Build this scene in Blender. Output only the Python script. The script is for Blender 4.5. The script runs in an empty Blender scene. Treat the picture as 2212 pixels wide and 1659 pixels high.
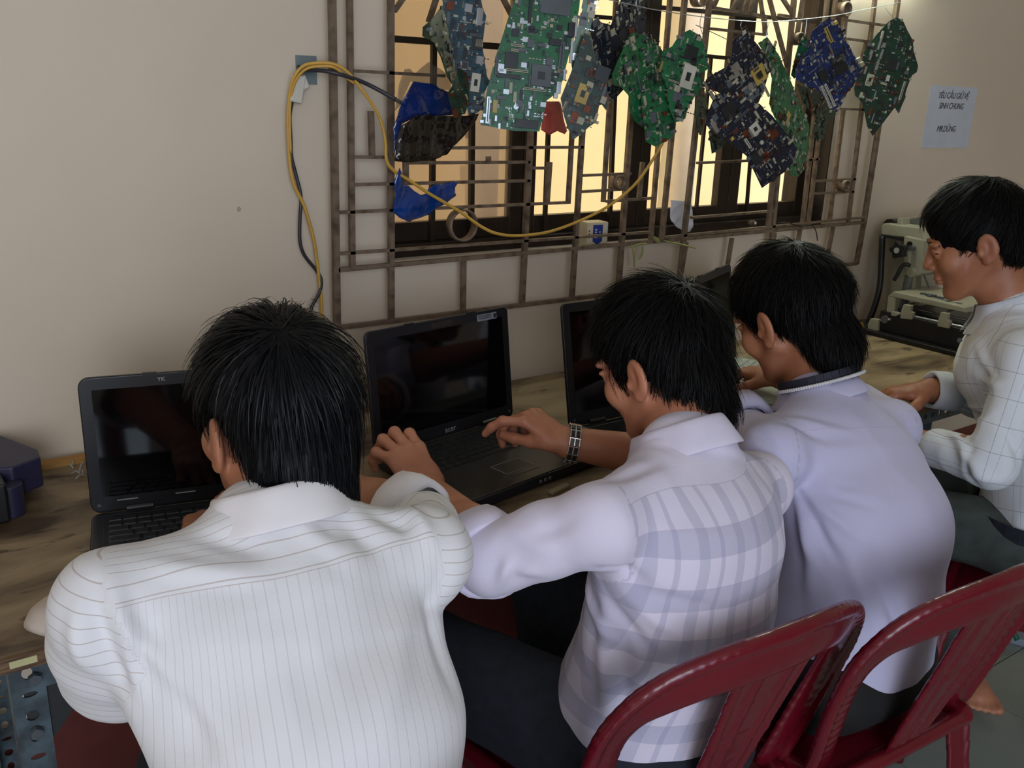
import bpy, bmesh, math, random
import numpy as np
from mathutils import Vector, Matrix

SC = bpy.context.scene
COL = SC.collection
random.seed(7)

# ------------------------------------------------------------------ camera
W, H, F = 2212, 1659, 1998.0
R = np.array([[0.81859338, -0.14583975, 0.55554985],
              [-0.57341989, -0.26321595, 0.77582665],
              [0.03308322, -0.9536499, -0.29909425]])
CAM = np.array([0.0, 0.0, 1.41])
cd = bpy.data.cameras.new('camera')
cam = bpy.data.objects.new('camera', cd)
COL.objects.link(cam)
cd.sensor_width = 36.0
cd.lens = F / W * 36.0
cd.clip_start = 0.02
M = Matrix.Identity(4)
for i in range(3):
    M[i][0], M[i][1], M[i][2], M[i][3] = R[i, 0], -R[i, 1], -R[i, 2], CAM[i]
cam.matrix_world = M
SC.camera = cam

# ------------------------------------------------------------------ light and exposure
SC.view_settings.view_transform = 'Standard'
SC.view_settings.look = 'None'
SC.view_settings.gamma = 1.0
SC.view_settings.use_curve_mapping = False
SC.view_settings.exposure = 0.45
SC.cycles.max_bounces = 8
SC.cycles.use_denoising = True


def lin(c):
    return tuple(((v / 255.0) / 12.92 if v / 255.0 <= 0.04045 else ((v / 255.0 + 0.055) / 1.055) ** 2.4) for v in c)


world = bpy.data.worlds.new('world')
SC.world = world
world.use_nodes = True
bg = world.node_tree.nodes['Background']
bg.inputs[0].default_value = (0.62, 0.78, 1.0, 1)
bg.inputs[1].default_value = 1.6


def area(name, loc, target, sx, sy, power, col):
    l = bpy.data.lights.new(name, 'AREA')
    l.shape = 'RECTANGLE'
    l.size, l.size_y, l.energy, l.color = sx, sy, power, col
    o = bpy.data.objects.new(name, l)
    COL.objects.link(o)
    o.location = loc
    d = Vector(target) - Vector(loc)
    o.rotation_euler = d.to_track_quat('-Z', 'Y').to_euler()
    return o


sun_l = bpy.data.lights.new('sun', 'SUN')
sun_l.energy = 3.6
sun_l.angle = 0.02
sun_l.color = (1.0, 0.95, 0.86)
sun_o = bpy.data.objects.new('sun', sun_l)
COL.objects.link(sun_o)
sun_o.rotation_euler = Vector((0.10, 0.42, -1)).to_track_quat('-Z', 'Y').to_euler()
sun_o.location = (0, 2.4, 6)
# daylight that comes in through the open door behind the camera
area('door_daylight', (-0.95, -2.2, 1.55), (0.2, 1.2, 1.0), 1.5, 1.9, 35, (0.87, 0.90, 1.0))

# ------------------------------------------------------------------ pixel -> place helpers


def ray(x, y):
    return R @ np.array([(x - W / 2) / F, (y - H / 2) / F, 1.0])


def at(x, y, d):
    return CAM + ray(x, y) * d


def onY(x, y, Y):
    r = ray(x, y)
    return CAM + r * ((Y - CAM[1]) / r[1])


def onZ(x, y, Z):
    r = ray(x, y)
    return CAM + r * ((Z - CAM[2]) / r[2])


def onX(x, y, X):
    r = ray(x, y)
    return CAM + r * ((X - CAM[0]) / r[0])


def nrm(v):
    v = np.asarray(v, float)
    return v / (np.linalg.norm(v) + 1e-12)


# ------------------------------------------------------------------ materials
MATS = {}


def mat(name, col, rough=0.55, metal=0.0, var=0.12, scale=18.0, bump=0.0, bscale=60.0, col2=None,
        coat=0.0, sss=0.0, stretch=(1, 1, 1), spec=0.5, ramp=(0.35, 0.65), emit=None, aniso=0.0):
    if name in MATS:
        return MATS[name]
    m = bpy.data.materials.new(name)
    m.use_nodes = True
    nt = m.node_tree
    b = nt.nodes['Principled BSDF']
    L = nt.links
    tc = nt.nodes.new('ShaderNodeTexCoord')
    mp = nt.nodes.new('ShaderNodeMapping')
    mp.inputs['Scale'].default_value = stretch
    L.new(tc.outputs['Object'], mp.inputs[0])
    nz = nt.nodes.new('ShaderNodeTexNoise')
    nz.inputs['Scale'].default_value = scale
    nz.inputs['Detail'].default_value = 5
    L.new(mp.outputs[0], nz.inputs['Vector'])
    rp = nt.nodes.new('ShaderNodeMapRange')
    rp.inputs[1].default_value, rp.inputs[2].default_value = ramp
    L.new(nz.outputs[0], rp.inputs[0])
    mx = nt.nodes.new('ShaderNodeMix')
    mx.data_type = 'RGBA'
    c1 = lin(col)
    c2 = lin(col2) if col2 else tuple(v * (1 - var) ** 2 for v in c1)
    mx.inputs[6].default_value = (*c1, 1)
    mx.inputs[7].default_value = (*c2, 1)
    L.new(rp.outputs[0], mx.inputs[0])
    L.new(mx.outputs[2], b.inputs['Base Color'])
    b.inputs['Roughness'].default_value = rough
    b.inputs['Metallic'].default_value = metal
    b.inputs['Specular IOR Level'].default_value = spec
    if coat:
        b.inputs['Coat Weight'].default_value = coat
    if sss:
        b.inputs['Subsurface Weight'].default_value = sss
        b.inputs['Subsurface Radius'].default_value = (0.012, 0.004, 0.002)
        b.inputs['Subsurface Scale'].default_value = 0.5
    if aniso:
        b.inputs['Anisotropic'].default_value = aniso
    if emit:
        b.inputs['Emission Color'].default_value = (*lin(emit[0]), 1)
        b.inputs['Emission Strength'].default_value = emit[1]
    if bump:
        n2 = nt.nodes.new('ShaderNodeTexNoise')
        n2.inputs['Scale'].default_value = bscale
        n2.inputs['Detail'].default_value = 4
        L.new(mp.outputs[0], n2.inputs['Vector'])
        bp = nt.nodes.new('ShaderNodeBump')
        bp.inputs['Strength'].default_value = bump
        bp.inputs['Distance'].default_value = 0.004
        L.new(n2.outputs[0], bp.inputs['Height'])
        L.new(bp.outputs[0], b.inputs['Normal'])
    m['mix'] = mx.name
    MATS[name] = m
    return m


def wood_mat():
    m = mat('plywood', (168, 146, 112), rough=0.5, scale=2.2, bump=0.08, bscale=50, col2=(122, 102, 76),
            stretch=(1, 5, 5), ramp=(0.35, 0.7), spec=0.4)
    nt = m.node_tree
    L = nt.links
    b = nt.nodes['Principled BSDF']
    mx0 = nt.nodes[m['mix']]
    tc = nt.nodes.new('ShaderNodeTexCoord')
    mp = nt.nodes.new('ShaderNodeMapping')
    mp.inputs['Scale'].default_value = (1.2, 3.2, 1)
    L.new(tc.outputs['Object'], mp.inputs[0])
    nz = nt.nodes.new('ShaderNodeTexNoise')
    nz.inputs['Scale'].default_value = 2.6
    nz.inputs['Detail'].default_value = 8
    nz.inputs['Distortion'].default_value = 1.2
    L.new(mp.outputs[0], nz.inputs['Vector'])
    rp = nt.nodes.new('ShaderNodeMapRange')
    rp.inputs[1].default_value, rp.inputs[2].default_value = 0.46, 0.70
    L.new(nz.outputs[0], rp.inputs[0])
    mx = nt.nodes.new('ShaderNodeMix')
    mx.data_type = 'RGBA'
    mx.inputs[7].default_value = (*lin((58, 42, 30)), 1)
    L.new(rp.outputs[0], mx.inputs[0])
    L.new(mx0.outputs[2], mx.inputs[6])
    # small scratches and marks
    n3 = nt.nodes.new('ShaderNodeTexNoise')
    n3.inputs['Scale'].default_value = 14
    n3.inputs['Detail'].default_value = 6
    L.new(mp.outputs[0], n3.inputs['Vector'])
    r3 = nt.nodes.new('ShaderNodeMapRange')
    r3.inputs[1].default_value, r3.inputs[2].default_value = 0.60, 0.68
    r3.inputs[4].default_value = 0.7
    L.new(n3.outputs[0], r3.inputs[0])
    m3 = nt.nodes.new('ShaderNodeMix')
    m3.data_type = 'RGBA'
    m3.inputs[7].default_value = (*lin((44, 34, 26)), 1)
    L.new(r3.outputs[0], m3.inputs[0])
    L.new(mx.outputs[2], m3.inputs[6])
    L.new(m3.outputs[2], b.inputs['Base Color'])
    return m


def pcb_mat(name, base, light, rough=0.38):
    """circuit board: fine copper traces and tiny pads under a glossy lacquer"""
    m = mat(name, base, rough=rough, var=0.3, scale=30, coat=0.12)
    nt = m.node_tree
    L = nt.links
    b = nt.nodes['Principled BSDF']
    mx0 = nt.nodes[m['mix']]
    tc = nt.nodes.new('ShaderNodeTexCoord')
    v = nt.nodes.new('ShaderNodeTexVoronoi')
    v.distance = 'MANHATTAN'
    v.feature = 'F1'
    v.inputs['Scale'].default_value = 130
    L.new(tc.outputs['Object'], v.inputs['Vector'])
    r = nt.nodes.new('ShaderNodeMapRange')
    r.inputs[1].default_value, r.inputs[2].default_value = 0.25, 0.32
    r.inputs[3].default_value, r.inputs[4].default_value = 1, 0
    L.new(v.outputs['Distance'], r.inputs[0])
    n = nt.nodes.new('ShaderNodeTexNoise')
    n.inputs['Scale'].default_value = 24
    L.new(tc.outputs['Object'], n.inputs['Vector'])
    r2 = nt.nodes.new('ShaderNodeMapRange')
    r2.inputs[1].default_value, r2.inputs[2].default_value = 0.5, 0.6
    L.new(n.outputs[0], r2.inputs[0])
    mu = nt.nodes.new('ShaderNodeMath')
    mu.operation = 'MULTIPLY'
    L.new(r.outputs[0], mu.inputs[0])
    L.new(r2.outputs[0], mu.inputs[1])
    mx = nt.nodes.new('ShaderNodeMix')
    mx.data_type = 'RGBA'
    mx.inputs[7].default_value = (*lin(light), 1)
    L.new(mu.outputs[0], mx.inputs[0])
    L.new(mx0.outputs[2], mx.inputs[6])
    L.new(mx.outputs[2], b.inputs['Base Color'])
    return m


def glass_mat(name, tint, opacity, rough, tint2=None):
    """a real pane: part mirror, part see-through; OPACITY is the share of frosting or tint"""
    m = bpy.data.materials.new(name)
    m.use_nodes = True
    nt = m.node_tree
    nt.nodes.clear()
    L = nt.links
    out = nt.nodes.new('ShaderNodeOutputMaterial')
    tr = nt.nodes.new('ShaderNodeBsdfTransparent')
    tr.inputs[0].default_value = (*lin(tint), 1)
    tl = nt.nodes.new('ShaderNodeBsdfTranslucent')
    tl.inputs[0].default_value = (*lin(tint), 1)
    gl = nt.nodes.new('ShaderNodeBsdfGlossy')
    gl.inputs['Roughness'].default_value = rough
    mx = nt.nodes.new('ShaderNodeMixShader')
    mx.inputs[0].default_value = opacity
    L.new(tr.outputs[0], mx.inputs[1])
    L.new(tl.outputs[0], mx.inputs[2])
    lw = nt.nodes.new('ShaderNodeLayerWeight')
    pw = nt.nodes.new('ShaderNodeMath')
    pw.operation = 'POWER'
    pw.inputs[1].default_value = 5.0
    L.new(lw.outputs['Facing'], pw.inputs[0])
    fr = nt.nodes.new('ShaderNodeMapRange')
    fr.inputs[3].default_value = 0.02
    fr.inputs[4].default_value = 0.6
    L.new(pw.outputs[0], fr.inputs[0])
    m2 = nt.nodes.new('ShaderNodeMixShader')
    L.new(fr.outputs[0], m2.inputs[0])
    L.new(mx.outputs[0], m2.inputs[1])
    L.new(gl.outputs[0], m2.inputs[2])
    L.new(m2.outputs[0], out.inputs[0])
    MATS[name] = m
    return m


# ------------------------------------------------------------------ object helpers


def tag(o, label=None, cat=None, group=None, kind=None):
    if label:
        o['label'] = label
    if cat:
        o['category'] = cat
    if group:
        o['group'] = group
    if kind:
        o['kind'] = kind
    return o


def empty(name, loc=(0, 0, 0), rz=0.0, label=None, cat=None, group=None):
    o = bpy.data.objects.new(name, None)
    o.empty_display_size = 0.05
    COL.objects.link(o)
    o.location = loc
    o.rotation_euler = (0, 0, rz)
    tag(o, label, cat, group)
    return o


def mesh_obj(name, verts, faces, m, parent=None, smooth=False, loc=None):
    me = bpy.data.meshes.new(name)
    me.from_pydata([tuple(map(float, v)) for v in verts], [], [tuple(map(int, f)) for f in faces])
    me.update()
    return link_mesh(name, me, m, parent, smooth)


def link_mesh(name, me, m, parent=None, smooth=False):
    if m is not None and len(me.materials) == 0:
        for mm in (m if isinstance(m, (list, tuple)) else [m]):
            me.materials.append(mm)
    if smooth:
        me.shade_smooth()
    o = bpy.data.objects.new(name, me)
    COL.objects.link(o)
    if parent is not None:
        o.parent = parent
    return o


class MB:
    """collects simple shapes into one mesh"""

    def __init__(self):
        self.v, self.f, self.mi = [], [], []
        self.cur = 0

    def add(self, vs, fs):
        n = len(self.v)
        self.v += [tuple(map(float, p)) for p in vs]
        self.f += [tuple(i + n for i in f) for f in fs]
        self.mi += [self.cur] * len(fs)

    def box(self, c, s, ax=None, taper=1.0):
        c = np.array(c, float)
        A = np.eye(3) if ax is None else np.array(ax, float)
        vs = []
        for z in (-1, 1):
            k = taper if z > 0 else 1.0
            for x, y in ((-1, -1), (1, -1), (1, 1), (-1, 1)):
                vs.append(c + A[0] * x * s[0] / 2 * k + A[1] * y * s[1] / 2 * k + A[2] * z * s[2] / 2)
        self.add(vs, [(3, 2, 1, 0), (4, 5, 6, 7), (0, 1, 5, 4), (1, 2, 6, 5), (2, 3, 7, 6), (3, 0, 4, 7)])

    def bar(self, a, b, w, h, up=(0, 0, 1)):
        a, b = np.array(a, float), np.array(b, float)
        d = nrm(b - a)
        s = np.cross(d, up)
        if np.linalg.norm(s) < 1e-4:
            s = np.cross(d, (1, 0, 0))
        s = nrm(s)
        u = np.cross(s, d)
        self.box((a + b) / 2, (w, np.linalg.norm(b - a), h), [s, d, u])

    def tube(self, pts, r, n=8, closed=False, cap=True):
        pts = [np.array(p, float) for p in pts]
        rs = r if isinstance(r, (list, tuple, np.ndarray)) else [r] * len(pts)
        rings = []
        prev = None
        N = len(pts)
        for i, p in enumerate(pts):
            if closed:
                d = pts[(i + 1) % N] - pts[i - 1]
            else:
                d = pts[min(i + 1, N - 1)] - pts[max(i - 1, 0)]
            d = nrm(d)
            ref = prev if prev is not None else (np.array((0, 0, 1.)) if abs(d[2]) < 0.9 else np.array((1., 0, 0)))
            s = nrm(ref - d * np.dot(ref, d))
            prev = s
            u = np.cross(d, s)
            rings.append([p + (s * math.cos(2 * math.pi * k / n) + u * math.sin(2 * math.pi * k / n)) * rs[i] for k in range(n)])
        vs = [v for ring in rings for v in ring]
        fs = []
        m = N if closed else N - 1
        for i in range(m):
            j = (i + 1) % N
            for k in range(n):
                l = (k + 1) % n
                fs.append((i * n + k, i * n + l, j * n + l, j * n + k))
        if cap and not closed:
            fs.append(tuple(range(n - 1, -1, -1)))
            fs.append(tuple((N - 1) * n + k for k in range(n)))
        self.add(vs, fs)

    def cyl(self, a, b, r, n=16, r2=None):
        self.tube([a, b], [r, r if r2 is None else r2], n)

    def ball(self, c, r, n=10):
        c = np.array(c, float)
        rr = np.array(r, float) if hasattr(r, '__len__') else np.array([r, r, r], float)
        vs = [c + rr * np.array((0, 0, 1.))]
        for i in range(1, n):
            t = math.pi * i / n
            for k in range(2 * n):
                p = math.pi * k / n
                vs.append(c + rr * np.array((math.sin(t) * math.cos(p), math.sin(t) * math.sin(p), math.cos(t))))
        vs.append(c - rr * np.array((0, 0, 1.)))
        fs = []
        m = 2 * n
        for k in range(m):
            fs.append((0, 1 + k, 1 + (k + 1) % m))
            fs.append((len(vs) - 1, len(vs) - 1 - m + (k + 1) % m, len(vs) - 1 - m + k))
        for i in range(n - 2):
            for k in range(m):
                a = 1 + i * m
                fs.append((a + k, a + m + k, a + m + (k + 1) % m, a + (k + 1) % m))
        self.add(vs, fs)

    def prism(self, poly, z0, z1, ax=None, o=(0, 0, 0)):
        A = np.eye(3) if ax is None else np.array(ax, float)
        o = np.array(o, float)
        n = len(poly)
        vs = [o + A[0] * p[0] + A[1] * p[1] + A[2] * z for z in (z0, z1) for p in poly]
        fs = [tuple(range(n - 1, -1, -1)), tuple(range(n, 2 * n))]
        fs += [(i, (i + 1) % n, n + (i + 1) % n, n + i) for i in range(n)]
        self.add(vs, fs)

    def build(self, name, m, parent=None, smooth=False, bevel=0.0, seg=2):
        me = bpy.data.meshes.new(name)
        me.from_pydata(self.v, [], self.f)
        me.update()
        if isinstance(m, (list, tuple)):
            for mm in m:
                me.materials.append(mm)
            for p, i in zip(me.polygons, self.mi):
                p.material_index = i
        o = link_mesh(name, me, m, parent, smooth)
        if bevel:
            bv = o.modifiers.new('bevel', 'BEVEL')
            bv.width, bv.segments, bv.limit_method, bv.angle_limit = bevel, seg, 'ANGLE', math.radians(40)
            me.shade_smooth()
            w = o.modifiers.new('wn', 'WEIGHTED_NORMAL')
            w.keep_sharp = False
        return o


def copy_tree(o, parent=None):
    c = o.copy()
    COL.objects.link(c)
    if parent is not None:
        c.parent = parent
    for ch in list(o.children):
        copy_tree(ch, c)
    return c


def round_poly(w, h, r, n=5):
    out = []
    for cx, cy, a0 in ((w / 2 - r, h / 2 - r, 0), (-w / 2 + r, h / 2 - r, 90), (-w / 2 + r, -h / 2 + r, 180), (w / 2 - r, -h / 2 + r, 270)):
        for k in range(n + 1):
            a = math.radians(a0 + 90 * k / n)
            out.append((cx + r * math.cos(a), cy + r * math.sin(a)))
    return out


def spline(pts, n=8):
    """Catmull-Rom through the points"""
    P = [np.array(p, float) for p in pts]
    P = [2 * P[0] - P[1]] + P + [2 * P[-1] - P[-2]]
    out = []
    for i in range(1, len(P) - 2):
        for k in range(n):
            t = k / n
            out.append(0.5 * ((2 * P[i]) + (P[i + 1] - P[i - 1]) * t + (2 * P[i - 1] - 5 * P[i] + 4 * P[i + 1] - P[i + 2]) * t * t
                              + (3 * P[i] - P[i - 1] - 3 * P[i + 1] + P[i + 2]) * t ** 3))
    out.append(P[-2])
    return out


# ================================================================== THE SETTING
WY = 1.742      # room face of the back wall
m_wall = mat('wall_paint', (219, 203, 182), rough=0.75, var=0.05, scale=1.6, bump=0.05, bscale=30)
m_ceil = mat('ceiling_paint', (225, 222, 212), rough=0.8, var=0.04)
m_dado = mat('maroon_paint', (112, 52, 44), rough=0.6, var=0.1)
m_out = mat('yellow_render', (250, 224, 174), rough=0.85, var=0.05, scale=3)
m_alum = mat('bronze_aluminium', (52, 40, 30), rough=0.42, var=0.2, metal=0.35)
m_grout = mat('grout', (60, 62, 60), rough=0.9)
m_tile = mat('floor_tile', (150, 160, 154), rough=0.22, var=0.05, scale=6, coat=0.2)
m_rust = mat('weathered_steel', (124, 106, 88), rough=0.5, metal=0.25, scale=40, col2=(74, 58, 46), ramp=(0.45, 0.75),
             bump=0.25, bscale=90)

X0, X1, Y0, CE = -1.9, 3.9, -2.6, 3.0
OX0, OX1, OZ0, OZ1 = 0.925, 2.366, 1.062, 2.15
WT = 0.16


def structure(mb, name, m, **k):
    return tag(mb.build(name, m, **k), kind='structure')


w = MB()


def slab(mb, x0, x1, y0, y1, z0, z1):
    mb.box(((x0 + x1) / 2, (y0 + y1) / 2, (z0 + z1) / 2), (x1 - x0, y1 - y0, z1 - z0))


slab(w, X0, OX0, WY, WY + WT, 0, CE)
slab(w, OX1, X1, WY, WY + WT, 0, CE)
slab(w, OX0, OX1, WY, WY + WT, 0, OZ0)
slab(w, OX0, OX1, WY, WY + WT, OZ1, CE)
structure(w, 'wall_back', m_wall)
w = MB(); slab(w, X0 - 0.1, X0, Y0 - 0.1, WY + WT, 0, CE); structure(w, 'wall_left', m_wall)
w = MB(); slab(w, X1, X1 + 0.1, Y0 - 0.1, WY + WT, 0, CE); structure(w, 'wall_right', m_wall)
w = MB()
slab(w, X0, -1.5, Y0 - 0.1, Y0, 0, CE)
slab(w, 0.6, X1, Y0 - 0.1, Y0, 0, CE)
slab(w, -1.5, 0.6, Y0 - 0.1, Y0, 2.5, CE)
structure(w, 'wall_rear', m_wall)
w = MB(); slab(w, X0 - 0.1, X1 + 0.1, Y0 - 0.1, WY + WT, CE, CE + 0.1); structure(w, 'ceiling', m_ceil)
w = MB(); slab(w, X0 - 0.1, X1 + 0.1, Y0 - 0.1, WY + WT, -0.1, -0.004); fl = structure(w, 'floor', m_grout)
w = MB()
slab(w, X0, X1, WY - 0.006, WY, 0, 0.23)
structure(w, 'baseboard_back', m_dado)
# floor tiles, one by one
T = 0.40
tile = MB()
tile.box((0, 0, -0.002), (T - 0.003, T - 0.003, 0.004))
t0 = None
for i in range(-10, 5):
    for j in range(-7, 3):
        cx, cy = 2.15 + (i + 0.5) * T, 0.978 + (j + 0.5) * T
        if cx < X0 or cx > X1 or cy < -1.4 or cy > WY - 0.1:
            continue
        if t0 is None:
            t0 = tile.build('floor_tile', m_tile, fl)
            o = t0
        else:
            o = t0.copy()
            COL.objects.link(o)
        o.location = (cx, cy, 0.0)

# outside: the neighbour's yellow wall across the alley, with its drain pipes
w = MB(); slab(w, -1.5, 8.5, 3.3, 3.45, -0.2, 4.2); structure(w, 'wall_outside', m_out)
w = MB(); slab(w, -1.5, 8.5, WY + WT, 3.3, -0.3, -0.2); structure(w, 'floor_alley', mat('alley_concrete', (150, 145, 135), rough=0.9))
m_pvc = mat('white_pvc', (236, 226, 214), rough=0.4, var=0.04)
for (px, py, Y, r, lab) in ((1050, 380, 3.18, 0.050, 'white drain pipe on the outside wall, seen through the frosted pane'),
                            (1478, 330, 3.18, 0.058, 'white drain pipe on the outside wall, seen beside the middle window frame')):
    c = onY(px, py, Y)
    mb = MB()
    mb.cyl((c[0], Y, -0.2), (c[0], Y, 4.0), r, 20)
    mb.cyl((c[0], Y, 1.93), (c[0], Y, 2.03), r * 1.14, 20)
    p = tag(mb.build('drain_pipe', m_pvc, smooth=True), lab, 'pipe')
    mb = MB()
    mb.box((c[0], Y + 0.05, 1.25), (r * 2.6, 0.02, 0.03))
    mb.build('pipe_clamp', m_alum, p)

# ------------------------------------------------------------------ window: bronze sliding frame in the opening
WF = WY + 0.075
win = MB()
fz0, fz1 = OZ0, OZ1
slab(win, OX0, OX1, WY + 0.03, WY + 0.14, fz0, fz0 + 0.028)
slab(win, OX0, OX1, WY + 0.03, WY + 0.14, fz1 - 0.04, fz1)
slab(win, OX0, OX0 + 0.006, WY + 0.002, WY + 0.14, fz0, fz1)
slab(win, OX1 - 0.006, OX1, WY + 0.002, WY + 0.155, fz0, fz1)
win_o = structure(win, 'window_1', m_alum, bevel=0.002)
m_frost = glass_mat('frosted_glass', (208, 200, 192), 0.20, 0.25)
m_clear = glass_mat('clear_glass', (252, 250, 244), 0.0, 0.02)


def sash(x0, x1, y, z0, z1, glass, xa, xb):
    s = MB()
    slab(s, x0, xa, y - 0.012, y + 0.012, z0, z1)
    slab(s, xb, x1, y - 0.012, y + 0.012, z0, z1)
    slab(s, xa, xb, y - 0.012, y + 0.012, z0, z0 + 0.042)
    slab(s, xa, xb, y - 0.012, y + 0.012, z1 - 0.042, z1)
    so = s.build('sash', m_alum, win_o, bevel=0.0015)
    g = MB()
    slab(g, xa - 0.004, xb + 0.004, y - 0.002, y + 0.002, z0 + 0.038, z1 - 0.038)
    g.build('pane', glass, so)
    return so


zb = fz0 + 0.028


def xw(px, py, y=WF):
    return float(onY(px, py, y)[0])


# light edges of the four panes, read along the sash plane
edges = [(OX0 + 0.012, xw(1096, 400), m_frost), (xw(1150, 400), xw(1351, 400), m_clear), (xw(1394, 400), xw(1546, 400), m_clear), (xw(1590, 400), xw(1714, 400), m_clear)]
for i, (xa, xb, gm) in enumerate(edges):
    fl_ = OX0 if i == 0 else (edges[i - 1][1] + xa) / 2 + 0.001
    fr_ = OX1 - 0.004 if i == 3 else (xb + edges[i + 1][0]) / 2 - 0.001
    sash(fl_, fr_, WF, zb, 2.11, gm, xa, xb)
# inner steel bars fixed behind the panes
mun = [(850, 84, 1096, 102, 0.013), (937, 86, 932, 556, 0.011), (1021, 95, 1017, 556, 0.011), (1400, 14, 1765, 47, 0.010),
       (1527, 121, 1583, 127, 0.009), (1536, 123, 1503, 462, 0.008), (1632, 200, 1612, 460, 0.008), (1333, 60, 1316, 490, 0.010),
       (1186, 240, 1176, 498, 0.009), (1282, 36, 1350, 41, 0.009)]
YM = WY + 0.052
for (x1, y1, x2, y2, wd) in mun:
    a, b = onY(x1, y1, YM), onY(x2, y2, YM)
    mb = MB()
    mb.bar(a, b, wd, wd, up=(0, 1, 0))
    mb.build('glazing_bar', m_alum, win_o)

# ------------------------------------------------------------------ the welded grille in front of it
GY = WY - 0.045
gr = empty('window_grille', (1.69, GY, 0.93), 0, 'rusty brown steel window grille of welded flat bars and rings on the cream wall', 'grille')
GB = [  # pixel ends, width and depth in metres
 (717, 0, 728, 703, .013, .012), (755, 0, 761, 578, .011, .010), (844, -20, 845, 695, .012, .010), (801, 240, 804, 340, .011, .008),
 (1161, 0, 1127, 661, .012, .010), (1187, 350, 1181, 441, .012, .008), (1243, 160, 1227, 440, .010, .008), (1277, -10, 1235, 647, .011, .010),
 (1331, 0, 1303, 436, .010, .008), (1381, -10, 1335, 633, .013, .010), (1448, -10, 1405, 524, .011, .009), (1480, -10, 1429, 519, .012, .010),
 (1534, -10, 1466, 618, .013, .010), (1388, 350, 1380, 430, .012, .007), (876, 345, 877, 399, .011, .008), (1055, 338, 1055, 353, .011, .006),
 (1669, 385, 1659, 490, .013, .008), (1716, -10, 1660, 590, .013, .010), (1736, -10, 1719, 92, .012, .008), (1788, -10, 1733, 485, .012, .009),
 (1806, -10, 1746, 480, .010, .009), (1827, -10, 1820, 96, .013, .010), (1822, 235, 1792, 478, .012, .008), (1891, -10, 1832, 480, .012, .009),
 (1941, -10, 1866, 482, .014, .012), (1866, 481, 1850, 570, .012, .012),
 (1001, 563, 1000, 675, .012, .008), (1482, 523, 1466, 621, .012, .008), (1581, 514, 1566, 607, .011, .008), (1673, 503, 1660, 595, .012, .008),
 (1728, 496, 1714, 588, .012, .008), (1800, 490, 1782, 580, .011, .008),
 (761, 153, 960, 164, .006, .010), (763, 339, 850, 340, .006, .009), (764, 399, 1143, 390, .006, .010), (732, 459, 1230, 437, .006, .010),
 (732, 548, 1409, 501, .006, .010), (729, 583, 1864, 480, .009, .012), (1432, 513, 1872, 469, .006, .010), (729, 708, 1850, 569, .009, .012),
 (850, 320, 1258, 318, .006, .010), (876, 352, 1143, 350, .006, .010), (1150, 363, 1187, 363, .006, .009), (1258, 379, 1362, 375, .006, .009),
 (1256, 414, 1358, 408, .006, .009), (1309, 435, 1409, 428, .006, .009), (1506, 352, 1620, 347, .006, .009), (1493, 470, 1668, 456, .006, .010),
 (1811, 235, 1866, 237, .006, .009), (1764, 391, 1847, 387, .006, .009), (1760, 418, 1843, 414, .006, .009), (1740, 346, 1769, 343, .006, .009),
 (1539, 17, 1651, 35, .007, .010), (1535, 62, 1653, 75, .006, .010), (1682, 32, 1707, 36, .006, .009), (1651, 35, 1653, 77, .010, .009),
 (1660, -10, 1702, 150, .010, .008), (1686, -10, 1714, 34, .009, .008), (1641, -10, 1652, 60, .008, .008), (1630, -10, 1618, 28, .010, .008),
 (1617, -10, 1606, 26, .010, .008), (1598, -10, 1581, 22, .010, .008), (1552, -10, 1541, 15, .010, .008), (874, -8, 852, 24, .009, .008),
 (944, -8, 926, 48, .010, .008), (1084, -8, 1108, 38, .010, .008), (1831, 44, 1920, 56, .006, .010), (1829, 84, 1895, 92, .006, .010),
 (1872, 92, 1862, 130, .013, .008)]
for (x1, y1, x2, y2, wd, dp) in GB:
    a, b = onY(x1, y1, GY), onY(x2, y2, GY)
    if y1 <= 0 and (y2 > 200 or wd >= .012):      # uprights run on to the top rail
        a = b + (a - b) * (1.775 - b[2]) / (a[2] - b[2])
    o = MB()
    c = (a + b) / 2
    o.bar(a - c, b - c, wd, dp, up=(0, 1, 0))
    oo = o.build('bar', m_rust, gr)
    oo.location = Vector(c) - gr.location


o = MB()
o.bar((-0.905, 0, 0), (0.905, 0, 0), .009, .012, up=(0, 1, 0))
oo = o.build('bar', m_rust, gr)
oo.location = (0.0, 0.0, 1.779 - 0.93)


def ring(px, py, ro, t, dp, parent=gr):
    c = onY(px, py, GY)
    n = 40
    vs, fs = [], []
    for k in range(n):
        a = 2 * math.pi * k / n
        for rr, yy in ((ro, -dp / 2), (ro - t, -dp / 2), (ro - t, dp / 2), (ro, dp / 2)):
            vs.append((rr * math.cos(a), yy, rr * math.sin(a)))
    for k in range(n):
        l = (k + 1) % n
        for q in range(4):
            fs.append((k * 4 + q, k * 4 + (q + 1) % 4, l * 4 + (q + 1) % 4, l * 4 + q))
    o = mesh_obj('ring', vs, fs, m_rust, parent, True)
    o.location = Vector(c) - gr.location
    o.data.update()
    return o


ring(998, 486, 0.0345, 0.004, 0.022)
ring(1334, 392, 0.017, 0.005, 0.026)
ring(1822, 401, 0.017, 0.005, 0.026)
ring(1722, 84, 0.016, 0.004, 0.026)
ring(1823, 20, 0.019, 0.004, 0.026)
ring(1879, 104, 0.016, 0.004, 0.022)
ring(1510, -4, 0.020, 0.004, 0.024)

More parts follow.
